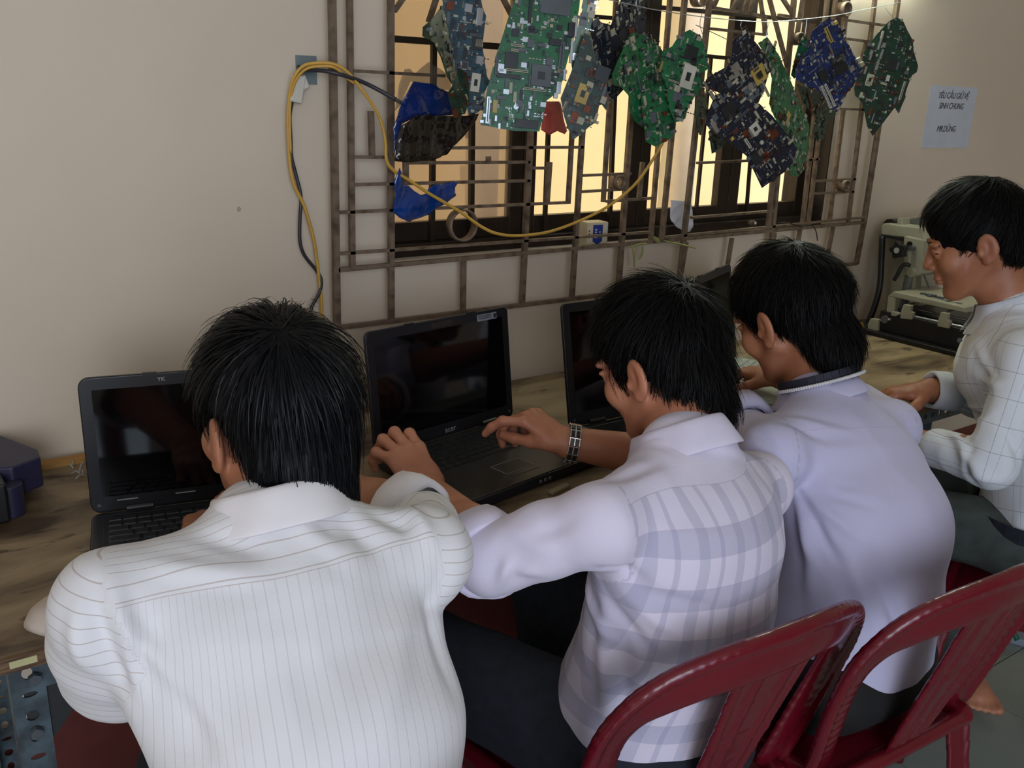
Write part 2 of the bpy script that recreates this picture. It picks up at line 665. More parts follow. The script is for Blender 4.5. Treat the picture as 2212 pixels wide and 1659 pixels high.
# fluorescent tube high on the wall, just above the frame
YT = WY - 0.06
tl = empty('tube_lamp', (2.30, YT, 1.83), 0, 'fluorescent tube lamp mounted above the right end of the grille', 'lamp')
mb = MB(); mb.box((0, 0.035, 0.0), (0.66, 0.03, 0.05)); mb.build('housing', mat('lamp_housing', (226, 228, 224), rough=0.4), tl, bevel=0.003)
mb = MB(); mb.cyl((-0.30, 0, 0), (0.30, 0, 0), 0.013, 14)
mb.build('tube', mat('tube_glow', (240, 255, 236), rough=0.5, emit=((243, 255, 236), 60.0)), tl, smooth=True)
for s_ in (-1, 1):
    mb = MB(); mb.box((s_ * 0.312, 0.008, 0), (0.022, 0.05, 0.036)); mb.build('end_cap', MATS['lamp_housing'], tl, bevel=0.002)

# ================================================================== HANGING CIRCUIT BOARDS
m_green = pcb_mat('pcb_green', (22, 106, 60), (70, 130, 94))
m_dkgreen = pcb_mat('pcb_dark_green', (20, 58, 40), (64, 104, 78))
m_blue = pcb_mat('pcb_blue', (24, 44, 96), (84, 120, 170))
m_navy = pcb_mat('pcb_navy', (24, 28, 48), (70, 80, 98))
m_teal = pcb_mat('pcb_teal', (30, 70, 84), (80, 120, 130))
m_chipk = mat('chip_black', (34, 36, 38), rough=0.35)
m_chipg = mat('chip_grey', (84, 90, 94), rough=0.4)
m_sockw = mat('socket_white', (196, 192, 176), rough=0.45)
m_socky = mat('socket_yellow', (186, 158, 78), rough=0.45)
m_conn = mat('connector_cream', (168, 164, 138), rough=0.45)
m_metal = mat('bright_metal', (200, 204, 206), rough=0.25, metal=0.9)
m_copper = mat('copper_foil', (112, 58, 34), rough=0.4, metal=0.5)
m_wire = mat('steel_wire', (190, 196, 200), rough=0.35, metal=0.6)
m_string = mat('brown_string', (120, 96, 70), rough=0.8)
PARTM = {'w': m_sockw, 'y': m_socky, 'k': m_chipk, 'g': m_chipg, 'c': m_conn, 'm': m_metal, 'r': m_copper}


def in_poly(x, y, poly):
    c = False
    n = len(poly)
    j = n - 1
    for i in range(n):
        if (poly[i][1] > y) != (poly[j][1] > y) and x < (poly[j][0] - poly[i][0]) * (y - poly[i][1]) / (poly[j][1] - poly[i][1] + 1e-12) + poly[i][0]:
            c = not c
        j = i
    return c


def jag(poly, amp, rng):
    """small steps and notches along the board's edge"""
    out = []
    n = len(poly)
    for i in range(n):
        a, b = np.array(poly[i]), np.array(poly[(i + 1) % n])
        L_ = np.linalg.norm(b - a)
        out.append(tuple(a))
        k = int(L_ / 0.022)
        if k < 2:
            continue
        d = (b - a) / L_
        nn = np.array((-d[1], d[0]))
        for q in range(1, k):
            t = (q + rng.uniform(-0.3, 0.3)) / k
            s = rng.choice((0, 0, 1, -1)) * amp
            w_ = 0.004
            p = a + (b - a) * t
            if s:
                out += [tuple(p - d * w_), tuple(p - d * w_ + nn * s), tuple(p + d * w_ + nn * s), tuple(p + d * w_)]
    return out


def board(poly, c, Y, yaw, tilt, ang, m, label, parts=(), n=60, seed=1, name='motherboard', hook=None, jagged=0.002, cols=None):
    """a real 1.6 mm board: its outline stands on its own tilted plane, parts are soldered on the room side.
    parts: (kind, px, py, w, h, thickness, part name)"""
    rng = random.Random(seed)
    P0 = onY(c[0], c[1], Y)
    nr = nrm((math.sin(yaw) * math.cos(tilt), -math.cos(yaw) * math.cos(tilt), math.sin(tilt)))  # faces the room
    ux = nrm(np.cross((0, 0, 1), nr)) * 1.0
    uy = np.cross(nr, ux)
    ca, sa = math.cos(ang), math.sin(ang)
    ax, ay = ux * ca + uy * sa, -ux * sa + uy * ca

    def on(px, py):
        r = ray(px, py)
        p = CAM + r * (np.dot(P0 - CAM, nr) / np.dot(r, nr))
        q = p - P0
        return (float(np.dot(q, ax)), float(np.dot(q, ay)))
    pl = [on(*p) for p in poly]
    area_ = sum(pl[i][0] * pl[(i + 1) % len(pl)][1] - pl[(i + 1) % len(pl)][0] * pl[i][1] for i in range(len(pl)))
    if area_ < 0:
        pl = pl[::-1]
    e = empty(name, P0, 0, label, 'circuit board')
    Mx = Matrix.Identity(4)
    for i in range(3):
        Mx[i][0], Mx[i][1], Mx[i][2], Mx[i][3] = ax[i], ay[i], nr[i], P0[i]
    e.matrix_world = Mx
    mb = MB()
    mb.prism(jag(pl, jagged, rng), -0.0008, 0.0008)
    mb.build('board', m, e)
    for (k, px, py, w_, h_, t_, nm) in parts:
        q = on(px, py)
        mb = MB()
        if nm == 'socket':
            mb.box((q[0], q[1], 0.0008 + t_ / 2), (w_, h_, t_))
            o = mb.build(nm, PARTM[k], e, bevel=0.0006)
            m2 = MB()
            m2.box((q[0], q[1], 0.0008 + t_), (w_ * 0.36, h_ * 0.36, 0.0012))
            m2.build('socket_well', m_chipk, o)
        elif nm == 'connector':
            mb.box((q[0], q[1], 0.0008 + t_ / 2), (w_, h_, t_))
            o = mb.build(nm, PARTM[k], e, bevel=0.0004)
            if w_ > h_:
                m2 = MB(); m2.box((q[0], q[1], 0.0008 + t_), (w_ * 0.9, h_ * 0.25, 0.0006))
            else:
                m2 = MB(); m2.box((q[0], q[1], 0.0008 + t_), (w_ * 0.25, h_ * 0.9, 0.0006))
            m2.build('slot', m_chipk, o)
        elif nm == 'coin_cell' or nm == 'standoff':
            mb.cyl((q[0], q[1], 0.0008), (q[0], q[1], 0.0008 + t_), w_ / 2, 14)
            mb.build(nm, PARTM[k], e, smooth=False)
        else:
            mb.box((q[0], q[1], 0.0008 + t_ / 2), (w_, h_, t_))
            mb.build(nm, PARTM[k], e, bevel=0.0004)
    # the hundreds of tiny soldered components
    xs, ys = [p[0] for p in pl], [p[1] for p in pl]
    mb = MB()
    cnt = 0
    tries = 0
    pal = cols or (0, 0, 0, 1, 1, 2, 3, 3, 4)
    n = int(n * 1.7)
    while cnt < n and tries < n * 12:
        tries += 1
        x, y = rng.uniform(min(xs), max(xs)), rng.uniform(min(ys), max(ys))
        if not in_poly(x, y, pl):
            continue
        cnt += 1
        mb.cur = rng.choice(pal)
        t = rng.random()
        if t < 0.62:
            a_, b_ = rng.choice(((.003, .0016), (.0016, .003), (.004, .0022), (.002, .002)))
            h_ = .0012
        elif t < 0.9:
            a_, b_ = rng.choice(((.007, .005), (.005, .007), (.009, .004), (.004, .010), (.006, .006)))
            h_ = .0022
        else:
            a_, b_ = rng.choice(((.014, .014), (.018, .006), (.006, .020), (.011, .009)))
            h_ = .003
        k = rng.choice((1, 1, 2, 3, 4)) if t < .62 else 1
        dx, dy = rng.choice(((1, 0), (0, 1)))
        for q in range(k):
            mb.box((x + dx * q * a_ * 1.7, y + dy * q * b_ * 1.7, .0008 + h_ / 2), (a_, b_, h_))
    tag(mb.build('components', [m_chipk, m_chipg, m_metal, m_conn, m_copper], e), kind='stuff')
    return e


D = math.radians
B = []
# left cluster
board([(955, 12), (937, 38), (914, 58), (913, 78), (937, 92), (952, 122), (966, 165), (985, 195), (1008, 180), (1006, 90), (985, 10)], (962, 100), 1.60, D(35), D(4), D(12),
      m_dkgreen, 'narrow dark green circuit board hanging edge-on behind the long blue-grey one', [('m', 930, 62, .016, .006, .006, 'plug')], n=50, seed=2)
board([(953, -14), (1036, -14), (1043, 20), (1050, 34), (1045, 72), (1042, 100), (1048, 140), (1052, 165), (1058, 176), (1046, 200), (1044, 233), (1030, 244), (1012, 246), (1004, 200), (985, 150), (968, 60)],
      (1010, 110), 1.56, D(-14), D(-4), D(-6), m_teal, 'long blue-grey laptop board with a white socket, hanging left of the big green board',
      [('w', 1026, 178, .018, .034, .004, 'socket'), ('m', 1034, 36, .012, .030, .006, 'bracket'), ('k', 1030, 95, .020, .022, .003, 'chip'), ('g', 1026, 76, .022, .005, .004, 'connector'),
       ('c', 1013, 148, .006, .004, .002, 'connector'), ('g', 1036, 232, .024, .006, .004, 'connector')], n=110, seed=3)
board([(992, 148), (1008, 158), (1012, 180), (1013, 222), (1004, 246), (984, 252), (976, 236), (967, 200), (976, 188)], (990, 200), 1.54, D(25), D(10), D(20),
      m_dkgreen, 'small olive board fragment with a yellowed corner, hanging in front of the long blue-grey one', [], n=26, seed=4, cols=(0, 0, 4, 4, 3))
board([(1116, -14), (1109, 8), (1098, 38), (1085, 80), (1074, 112), (1060, 163), (1051, 199), (1038, 270), (1063, 274), (1112, 283), (1165, 284), (1181, 217), (1196, 206), (1210, 192), (1241, 72), (1251, 18), (1254, -14)],
      (1140, 150), 1.52, D(-22), D(6), D(-4), m_green, 'big bright green motherboard, largest one hanging in the row',
      [('k', 1104, 131, .026, .028, .003, 'chip'), ('g', 1168, 164, .040, .040, .005, 'socket'), ('c', 1117, 99, .026, .005, .004, 'connector'), ('c', 1111, 109, .016, .005, .004, 'connector'),
       ('c', 1116, 153, .044, .005, .004, 'connector'), ('k', 1098, 165, .046, .008, .004, 'connector'), ('c', 1155, 194, .044, .005, .004, 'connector'), ('g', 1072, 142, .006, .034, .005, 'connector'),
       ('m', 1053, 238, .007, .050, .005, 'connector'), ('y', 1069, 230, .009, .024, .002, 'label_strip'), ('g', 1060, 232, .007, .010, .003, 'chip'), ('w', 1149, 67, .010, .012, .002, 'chip'),
       ('m', 1141, 53, .007, .007, .003, 'standoff'), ('m', 1114, 231, .010, .010, .003, 'standoff'), ('m', 1181, 101, .007, .007, .003, 'standoff'), ('k', 1198, 92, .024, .012, .005, 'chip'),
       ('g', 1212, 118, .010, .045, .004, 'connector'), ('m', 1233, 110, .005, .046, .006, 'port'), ('m', 1243, 60, .005, .036, .006, 'port'), ('m', 1218, 162, .005, .020, .006, 'port'), ('m', 1205, 190, .009, .022, .007, 'port'),
       ('m', 1199, 207, .008, .010, .007, 'port'), ('k', 1145, 15, .006, .060, .005, 'connector'), ('g', 1200, 8, .060, .040, .003, 'metal_plate'), ('k', 1137, 268, .046, .016, .004, 'chip'), ('w', 1239, 44, .009, .009, .003, 'standoff'),
       ('k', 1232, 66, .012, .026, .008, 'port')], n=190, seed=5, cols=(0, 0, 1, 2, 2, 3, 1, 2))
board([(1262, -14), (1291, -14), (1287, 14), (1281, 30), (1276, 60), (1262, 90), (1245, 130), (1236, 150), (1232, 120), (1248, 60)], (1262, 40), 1.56, D(-30), D(0), D(-10),
      m_green, 'green board strip with a pale label, behind the right edge of the big green one', [('w', 1277, 18, .016, .026, .002, 'label_strip'), ('y', 1266, 44, .010, .010, .002, 'chip')], n=30, seed=6)
board([(1290, 46), (1320, 54), (1336, 14), (1347, -14), (1392, -14), (1394, 60), (1396, 110), (1380, 160), (1345, 195), (1326, 216), (1310, 206), (1286, 150), (1276, 100), (1277, 46)], (1335, 100), 1.62, D(12), D(-5), D(28),
      m_navy, 'wide dark board high up, hanging behind the one with the yellow socket', [('c', 1276, 105, .006, .070, .004, 'connector'), ('r', 1364, 74, .020, .030, .002, 'copper_plate'), ('g', 1372, 86, .016, .026, .003, 'chip'),
      ('c', 1292, 146, .014, .026, .003, 'connector'), ('m', 1340, 19, .005, .014, .003, 'port'), ('c', 1362, 37, .006, .018, .003, 'connector')], n=150, seed=7)
board([(1233, 158), (1250, 110), (1262, 72), (1274, 78), (1284, 120), (1300, 150), (1316, 214), (1309, 238), (1300, 226), (1294, 228), (1290, 250), (1284, 266), (1270, 276), (1262, 284), (1238, 302), (1228, 280), (1218, 250), (1211, 212)], (1262, 200), 1.53, D(-24), D(5), D(-18),
      m_dkgreen, 'dark brown-green board with a yellow socket, hanging right of the red plastic', [('y', 1258, 203, .026, .038, .003, 'socket'), ('r', 1240, 255, .016, .024, .002, 'copper_plate'), ('c', 1301, 217, .012, .014, .008, 'port'),
      ('k', 1300, 160, .03, .03, .004, 'chip')], n=120, seed=8, cols=(0, 0, 4, 1, 0, 3))
# middle cluster
board([(1340, 118), (1352, 92), (1366, 70), (1394, 76), (1412, 92), (1424, 100), (1432, 112), (1440, 170), (1430, 215), (1396, 260), (1400, 280), (1390, 276), (1372, 262), (1361, 240), (1358, 206), (1342, 188), (1326, 184), (1322, 160)], (1378, 170), 1.57, D(8), D(4), D(24),
      m_green, 'green board with many tiny parts, the left one of the middle bunch', [('g', 1380, 185, .003, .048, .003, 'heat_strip'), ('c', 1338, 177, .008, .012, .003, 'connector'), ('m', 1397, 112, .006, .009, .004, 'port'),
      ('w', 1395, 89, .005, .005, .003, 'coin_cell')], n=130, seed=9, cols=(0, 1, 3, 3, 2, 0))
board([(1385, 204), (1405, 188), (1440, 178), (1452, 250), (1460, 268), (1455, 290), (1444, 302), (1430, 309), (1416, 317), (1395, 306), (1392, 276), (1385, 232)], (1415, 245), 1.55, D(-6), D(6), D(14),
      m_green, 'lower green board with a grey square chip, hanging at the bottom of the middle bunch', [('g', 1409, 254, .016, .022, .003, 'chip'), ('m', 1393, 195, .020, .003, .003, 'connector'), ('r', 1434, 303, .012, .008, .003, 'port')], n=60, seed=10)
board([(1430, 112), (1452, 100), (1462, 84), (1474, 72), (1490, 64), (1514, 78), (1524, 108), (1531, 148), (1512, 160), (1517, 186), (1502, 206), (1486, 232), (1480, 256), (1470, 262), (1458, 264), (1446, 236), (1440, 190), (1424, 150)], (1478, 160), 1.53, D(-18), D(3), D(-14),
      m_green, 'green board with a big white socket, the right one of the middle bunch', [('w', 1484, 166, .030, .050, .005, 'socket'), ('c', 1454, 176, .026, .004, .004, 'connector'), ('m', 1437, 195, .012, .002, .003, 'connector'), ('g', 1464, 206, .022, .030, .002, 'chip'),
      ('w', 1461, 239, .007, .009, .002, 'coin_cell'), ('y', 1427, 144, .004, .022, .003, 'connector'), ('k', 1492, 115, .030, .030, .003, 'chip'), ('m', 1471, 90, .003, .018, .003, 'connector')], n=110, seed=11, cols=(0, 1, 3, 2, 0))
board([(1502, 208), (1512, 166), (1520, 190), (1529, 232), (1526, 262), (1512, 292), (1506, 276), (1501, 240)], (1514, 228), 1.59, D(30), D(0), D(4),
      m_dkgreen, 'thin dark board hanging edge-on between the middle bunch and the navy one', [], n=22, seed=12, cols=(0, 4, 0))
# right cluster
board([(1531, 285), (1545, 268), (1572, 300), (1572, 306), (1560, 316), (1538, 332)], (1550, 300), 1.58, D(5), D(0), D(30), m_dkgreen,
      'small dark board corner pointing down behind the navy board', [], n=16, seed=13)
board([(1582, 88), (1592, 80), (1604, 66), (1606, 58), (1612, 66), (1622, 80), (1645, 108), (1662, 134), (1660, 160), (1648, 200), (1636, 226), (1600, 216), (1560, 202), (1524, 190), (1519, 184), (1530, 166), (1550, 155), (1573, 142), (1580, 118)], (1610, 145), 1.52, D(-10), D(4), D(36),
      m_navy, 'grey-blue board with a gold square socket, hanging above the navy board', [('y', 1639, 161, .038, .038, .003, 'socket'), ('m', 1589, 151, .022, .030, .004, 'chip'), ('m', 1602, 101, .006, .024, .003, 'connector'), ('c', 1600, 164, .006, .030, .004, 'connector'),
      ('c', 1651, 190, .005, .046, .004, 'connector'), ('m', 1577, 168, .014, .010, .005, 'port'), ('g', 1622, 200, .036, .036, .002, 'chip'), ('w', 1606, 70, .008, .008, .004, 'port')], n=150, seed=14)
board([(1524, 268), (1526, 250), (1534, 232), (1545, 205), (1560, 200), (1600, 212), (1640, 224), (1668, 250), (1700, 290), (1722, 322), (1712, 352), (1700, 368), (1668, 390), (1646, 406), (1630, 372), (1612, 336), (1604, 330), (1575, 310), (1545, 290)], (1610, 290), 1.50, D(-14), D(8), D(38),
      m_navy, 'large navy board with a clear square chip, lowest one of the row', [('w', 1630, 279, .026, .026, .003, 'socket'), ('w', 1613, 310, .007, .026, .005, 'connector'), ('w', 1644, 308, .010, .010, .003, 'coin_cell'), ('r', 1668, 288, .026, .028, .002, 'copper_plate'),
      ('m', 1536, 206, .008, .022, .005, 'port'), ('m', 1540, 275, .010, .030, .008, 'port'), ('y', 1580, 300, .009, .008, .004, 'port'), ('m', 1597, 298, .016, .003, .003, 'connector'), ('g', 1600, 250, .05, .006, .004, 'connector'),
      ('k', 1575, 240, .036, .036, .003, 'chip'), ('k', 1634, 340, .034, .030, .003, 'chip')], n=190, seed=15)
board([(1638, 93), (1657, 80), (1668, 96), (1681, 119), (1694, 146), (1708, 176), (1722, 210), (1736, 240), (1748, 271), (1747, 320), (1736, 366), (1724, 382), (1706, 380), (1700, 352), (1690, 300), (1680, 270), (1662, 224), (1668, 170), (1655, 122)], (1695, 230), 1.56, D(14), D(2), D(-30),
      m_green, 'green board with a rounded tip, hanging behind the gold-socket board', [('g', 1660, 102, .016, .022, .003, 'chip'), ('c', 1672, 95, .006, .014, .004, 'connector'), ('m', 1714, 340, .005, .030, .004, 'connector'), ('y', 1700, 255, .020, .030, .002, 'label_strip')],
      n=140, seed=16, cols=(0, 1, 2, 3, 4, 3))
board([(1735, 76), (1740, 80), (1756, 103), (1744, 124), (1730, 150), (1716, 170), (1709, 162), (1717, 126), (1724, 100)], (1732, 118), 1.58, D(-4), D(2), D(-34), m_green,
      'small green board with a silver edge, hanging left of the blue one', [('m', 1750, 92, .004, .034, .004, 'connector'), ('w', 1724, 118, .006, .006, .003, 'coin_cell')], n=22, seed=17)
board([(1755, 66), (1772, 52), (1787, 40), (1800, 44), (1813, 54), (1820, 72), (1833, 97), (1843, 116), (1862, 150), (1852, 168), (1842, 187), (1830, 200), (1820, 222), (1808, 242), (1796, 235), (1762, 190), (1745, 188), (1720, 172), (1718, 150), (1740, 112), (1757, 100), (1750, 80)], (1790, 145), 1.53, D(-16), D(4), D(34),
      m_blue, 'bright blue circuit board with two white memory slots', [('w', 1782, 210, .006, .062, .006, 'connector'), ('w', 1790, 206, .006, .062, .006, 'connector'), ('k', 1777, 164, .024, .030, .003, 'chip'), ('k', 1812, 140, .036, .046, .003, 'chip'),
      ('y', 1788, 76, .010, .040, .004, 'connector'), ('m', 1810, 78, .008, .006, .005, 'coin_cell'), ('y', 1803, 50, .010, .008, .005, 'port'), ('m', 1822, 80, .008, .004, .004, 'port'), ('m', 1834, 104, .008, .004, .004, 'port'), ('c', 1857, 140, .012, .010, .01, 'port'),
      ('c', 1851, 130, .012, .010, .01, 'port'), ('m', 1794, 108, .004, .03, .003, 'connector')], n=150, seed=18)
board([(1722, 182), (1745, 190), (1762, 192), (1800, 237), (1806, 246), (1790, 262), (1780, 300), (1766, 307), (1755, 283), (1763, 255), (1750, 240), (1735, 222)], (1766, 235), 1.60, D(10), D(0), D(40), m_dkgreen,
      'dark board with a downward spike, hanging below the blue one', [('r', 1748, 215, .008, .050, .003, 'copper_plate')], n=40, seed=19, cols=(0, 4, 0, 3))
board([(1935, 38), (1942, 40), (1951, 46), (1960, 66), (1972, 88), (1973, 108), (1983, 143), (1980, 156), (1970, 163), (1962, 182), (1955, 202), (1956, 210), (1948, 228), (1941, 245), (1933, 232), (1910, 262), (1885, 294), (1873, 272), (1868, 244), (1862, 222), (1847, 206), (1845, 190), (1853, 160), (1864, 132), (1866, 112), (1882, 90), (1896, 72), (1920, 46)], (1915, 160), 1.60, D(-28), D(3), D(-12),
      m_dkgreen, 'dark green board at the right end of the row, hanging against the bare wall', [('m', 1900, 92, .005, .040, .005, 'port'), ('m', 1880, 120, .005, .026, .005, 'port'), ('m', 1908, 98, .010, .012, .004, 'port'), ('m', 1903, 117, .006, .026, .004, 'port'), ('m', 1894, 140, .007, .030, .004, 'port'),
      ('c', 1878, 172, .020, .028, .003, 'socket'), ('w', 1917, 170, .010, .018, .002, 'label_strip'), ('c', 1948, 196, .006, .050, .004, 'connector'), ('g', 1939, 92, .003, .034, .003, 'connector'), ('m', 1889, 207, .003, .024, .003, 'connector'),
      ('m', 1885, 255, .003, .026, .002, 'connector'), ('w', 1960, 150, .006, .008, .003, 'coin_cell'), ('k', 1925, 140, .03, .03, .003, 'chip')], n=150, seed=20, cols=(0, 1, 3, 2, 0, 4))

# the line they hang on and a few threads
mb = MB()
YL = 1.575
mb.tube(spline([onY(x, y, YL) for x, y in ((1290, -6), (1372, 12), (1420, 22), (1530, 38), (1640, 47), (1700, 45), (1800, 34), (1860, 22), (1945, 5))], 6), 0.0010, 5)
tag(mb.build('hanging_wire', m_wire), 'thin pale wire strung across the grille, the boards hang from it', 'wire')
for pts, lab in ((((1603, 44), (1600, 55), (1604, 66)), 'short thread from the wire to the gold-socket board'),
                 (((1662, 46), (1658, 62), (1655, 82)), 'short thread from the wire to the green board with a rounded tip'),
                 (((1743, 41), (1741, 60), (1738, 78)), 'short thread from the wire to the small green board with a silver edge'),
                 (((1528, -4), (1518, 25), (1512, 52), (1518, 75), (1522, 95)), 'long yellowish thread hanging down beside the white-socket board'),
                 (((1503, 54), (1530, 66), (1572, 86)), 'brown stem slanting across the window above the gold-socket board'),
                 (((1378, -5), (1374, 8), (1379, 24)), 'short thread tied on the wire above the left one of the middle bunch'),
                 (((1912, 16), (1922, 30), (1936, 44)), 'short thread from the wire to the board at the right end')):
    mb = MB()
    mb.tube(spline([onY(x, y, YL + 0.01) for x, y in pts], 5), 0.0009, 4)
    tag(mb.build('thread', m_string if 'brown' in lab or 'yellow' in lab else m_wire), lab, 'thread')


# ================================================================== THINGS STUCK IN THE GRILLE
def sheet(name, poly, c, Y, yaw, tilt, m, label, cat, amp=0.006, seed=0, th=0.0006, res=26, freq=26.0, parent=None):
    """a crumpled film: the outline filled with a wavy skin"""
    P0 = onY(c[0], c[1], Y)
    nr = nrm((math.sin(yaw) * math.cos(tilt), -math.cos(yaw) * math.cos(tilt), math.sin(tilt)))
    ux = nrm(np.cross((0, 0, 1), nr))
    uy = np.cross(nr, ux)
    pl = []
    for p in poly:
        r = ray(*p)
        q = CAM + r * (np.dot(P0 - CAM, nr) / np.dot(r, nr)) - P0
        pl.append((float(q @ ux), float(q @ uy)))
    bm = bmesh.new()
    vs = [bm.verts.new((x, y, 0)) for x, y in pl]
    f = bm.faces.new(vs)
    bmesh.ops.triangulate(bm, faces=[f])
    for _ in range(9):
        es = [e for e in bm.edges if e.calc_length() > 0.012]
        if not es:
            break
        bmesh.ops.subdivide_edges(bm, edges=es, cuts=1)
        bmesh.ops.triangulate(bm, faces=bm.faces[:])
    rs = np.random.RandomState(seed)
    ks = rs.randn(7, 2) * freq
    ph = rs.rand(7) * 6.28
    for v in bm.verts:
        s = sum(abs(math.sin(k[0] * v.co.x + k[1] * v.co.y + p)) - 0.6 for k, p in zip(ks, ph)) / 3
        v.co.z = s * amp
    me = bpy.data.meshes.new(name)
    bm.to_mesh(me)
    bm.free()
    o = link_mesh(name, me, m, parent, True)
    Mx = Matrix.Identity(4)
    for i in range(3):
        Mx[i][0], Mx[i][1], Mx[i][2], Mx[i][3] = ux[i], uy[i], nr[i], P0[i]
    o.matrix_world = Mx
    so = o.modifiers.new('thickness', 'SOLIDIFY')
    so.thickness = th
    if label:
        tag(o, label, cat)
    return o


def film(name, col, alpha, rough=0.12):
    m = mat(name, col, rough=rough, var=0.15, scale=25, coat=0.6)
    m.node_tree.nodes['Principled BSDF'].inputs['Alpha'].default_value = alpha
    return m


m_bluefilm = film('blue_film', (8, 62, 140), 0.88)
m_clearfilm = film('smoky_film', (110, 98, 84), 0.42, 0.08)
m_blackfilm = film('black_film', (30, 24, 20), 0.95, 0.12)
m_redfilm = film('red_film', (196, 72, 66), 0.9, 0.35)
m_paper = mat('white_paper', (226, 226, 232), rough=0.7, var=0.03)
bagY = 1.64
bg_ = sheet('plastic_bag', [(870, 216), (886, 182), (890, 176), (930, 182), (970, 200), (1004, 214), (1002, 246), (960, 250), (900, 252), (868, 268), (850, 340), (851, 270)], (920, 220), bagY, D(6), D(4),
            film('dark_blue_film', (10, 40, 104), 0.92), 'dark plastic antistatic bag with a blue patch, stuffed behind the left bars', 'plastic bag', amp=0.009, seed=3, freq=34)
sheet('bag_top', [(851, 240), (860, 180), (872, 150), (884, 149), (895, 160), (905, 150), (925, 134), (950, 148), (972, 166), (975, 196), (930, 192), (884, 176), (862, 230)], (915, 165), bagY + 0.006, D(6), D(4),
      m_clearfilm, None, None, amp=0.006, seed=4, parent=None).parent = bg_
sheet('bag_fold', [(851, 342), (862, 300), (868, 270), (900, 250), (960, 250), (1004, 250), (1030, 244), (1022, 268), (1002, 292), (976, 316), (966, 334), (930, 346), (890, 350), (853, 348)], (930, 300), bagY - 0.012, D(6), D(-6),
      m_blackfilm, None, None, amp=0.012, seed=5, freq=44).parent = bg_
for ch in bg_.children:
    ch.matrix_parent_inverse = bg_.matrix_world.inverted()
sheet('blue_bag', [(850, 392), (862, 362), (869, 378), (872, 398), (885, 402), (893, 412), (905, 420), (917, 418), (925, 406), (940, 396), (950, 398), (985, 390), (987, 396), (980, 404), (981, 414), (984, 422), (972, 430), (962, 440), (944, 448), (930, 464), (905, 472), (884, 480), (862, 470), (850, 458), (852, 420)],
      (905, 430), GY - 0.02, D(8), D(-6), m_bluefilm, 'crumpled bright blue plastic scrap caught in the bars above the ring', 'plastic scrap', amp=0.009, seed=6)
sheet('red_plastic', [(1180, 219), (1209, 219), (1214, 240), (1218, 262), (1224, 283), (1219, 290), (1203, 283), (1187, 292), (1168, 280), (1172, 262), (1176, 240)], (1196, 255), 1.66, D(4), D(5),
      m_redfilm, 'torn red plastic piece hanging right of the big green board', 'plastic scrap', amp=0.004, seed=7)
pp = sheet('crumpled_paper', [(1450, 432), (1470, 434), (1492, 434), (1494, 450), (1497, 470), (1495, 490), (1492, 501), (1476, 500), (1462, 492), (1450, 478), (1447, 455)], (1472, 466), WY + 0.02, D(-8), D(4),
           m_paper, 'crumpled white paper stuffed between two bars at the window sill', 'paper', amp=0.010, seed=8, freq=40)

# small carton standing on the sill
cb = onY(1287, 532, WY - 0.012)
bx = empty('small_carton', (cb[0], WY + 0.002, OZ0 + 0.0), D(-6), 'small cream carton with a blue shield print, standing on the sill behind the bars', 'box')
m_card = mat('cream_card', (206, 190, 158), rough=0.5, var=0.05)
mb = MB(); mb.box((0, 0, 0.029), (0.060, 0.042, 0.058)); mb.build('carton', m_card, bx, bevel=0.0015)
m_shield = mat('shield_blue', (28, 56, 134), rough=0.4)
mb = MB()
mb.prism([(-0.014, 0.052), (-0.014, 0.012), (0.0, 0.004), (0.014, 0.012), (0.014, 0.052)], -0.0212, -0.0208, ax=[(1, 0, 0), (0, 0, 1), (0, 1, 0)])
mb.build('shield_print', m_shield, bx)
m_stripe = mat('silver_print', (222, 222, 214), rough=0.3, metal=0.4)
mb = MB(); mb.box((0.0245, -0.0211, 0.029), (0.004, 0.0004, 0.056)); mb.build('edge_stripe', m_stripe, bx)
mb = MB()
for k in range(4):
    mb.box((-0.0055, -0.0214, 0.022 + k * 0.006), (0.006, 0.0004, 0.0035))
mb.box((0.006, -0.0214, 0.034), (0.004, 0.0004, 0.004))
mb.build('lettering', m_stripe, bx)
mb = MB()
for k in range(3):
    mb.box((-0.0248, -0.0212, 0.022 + k * 0.008), (0.003, 0.0004, 0.004))
mb.build('side_print', m_shield, bx)

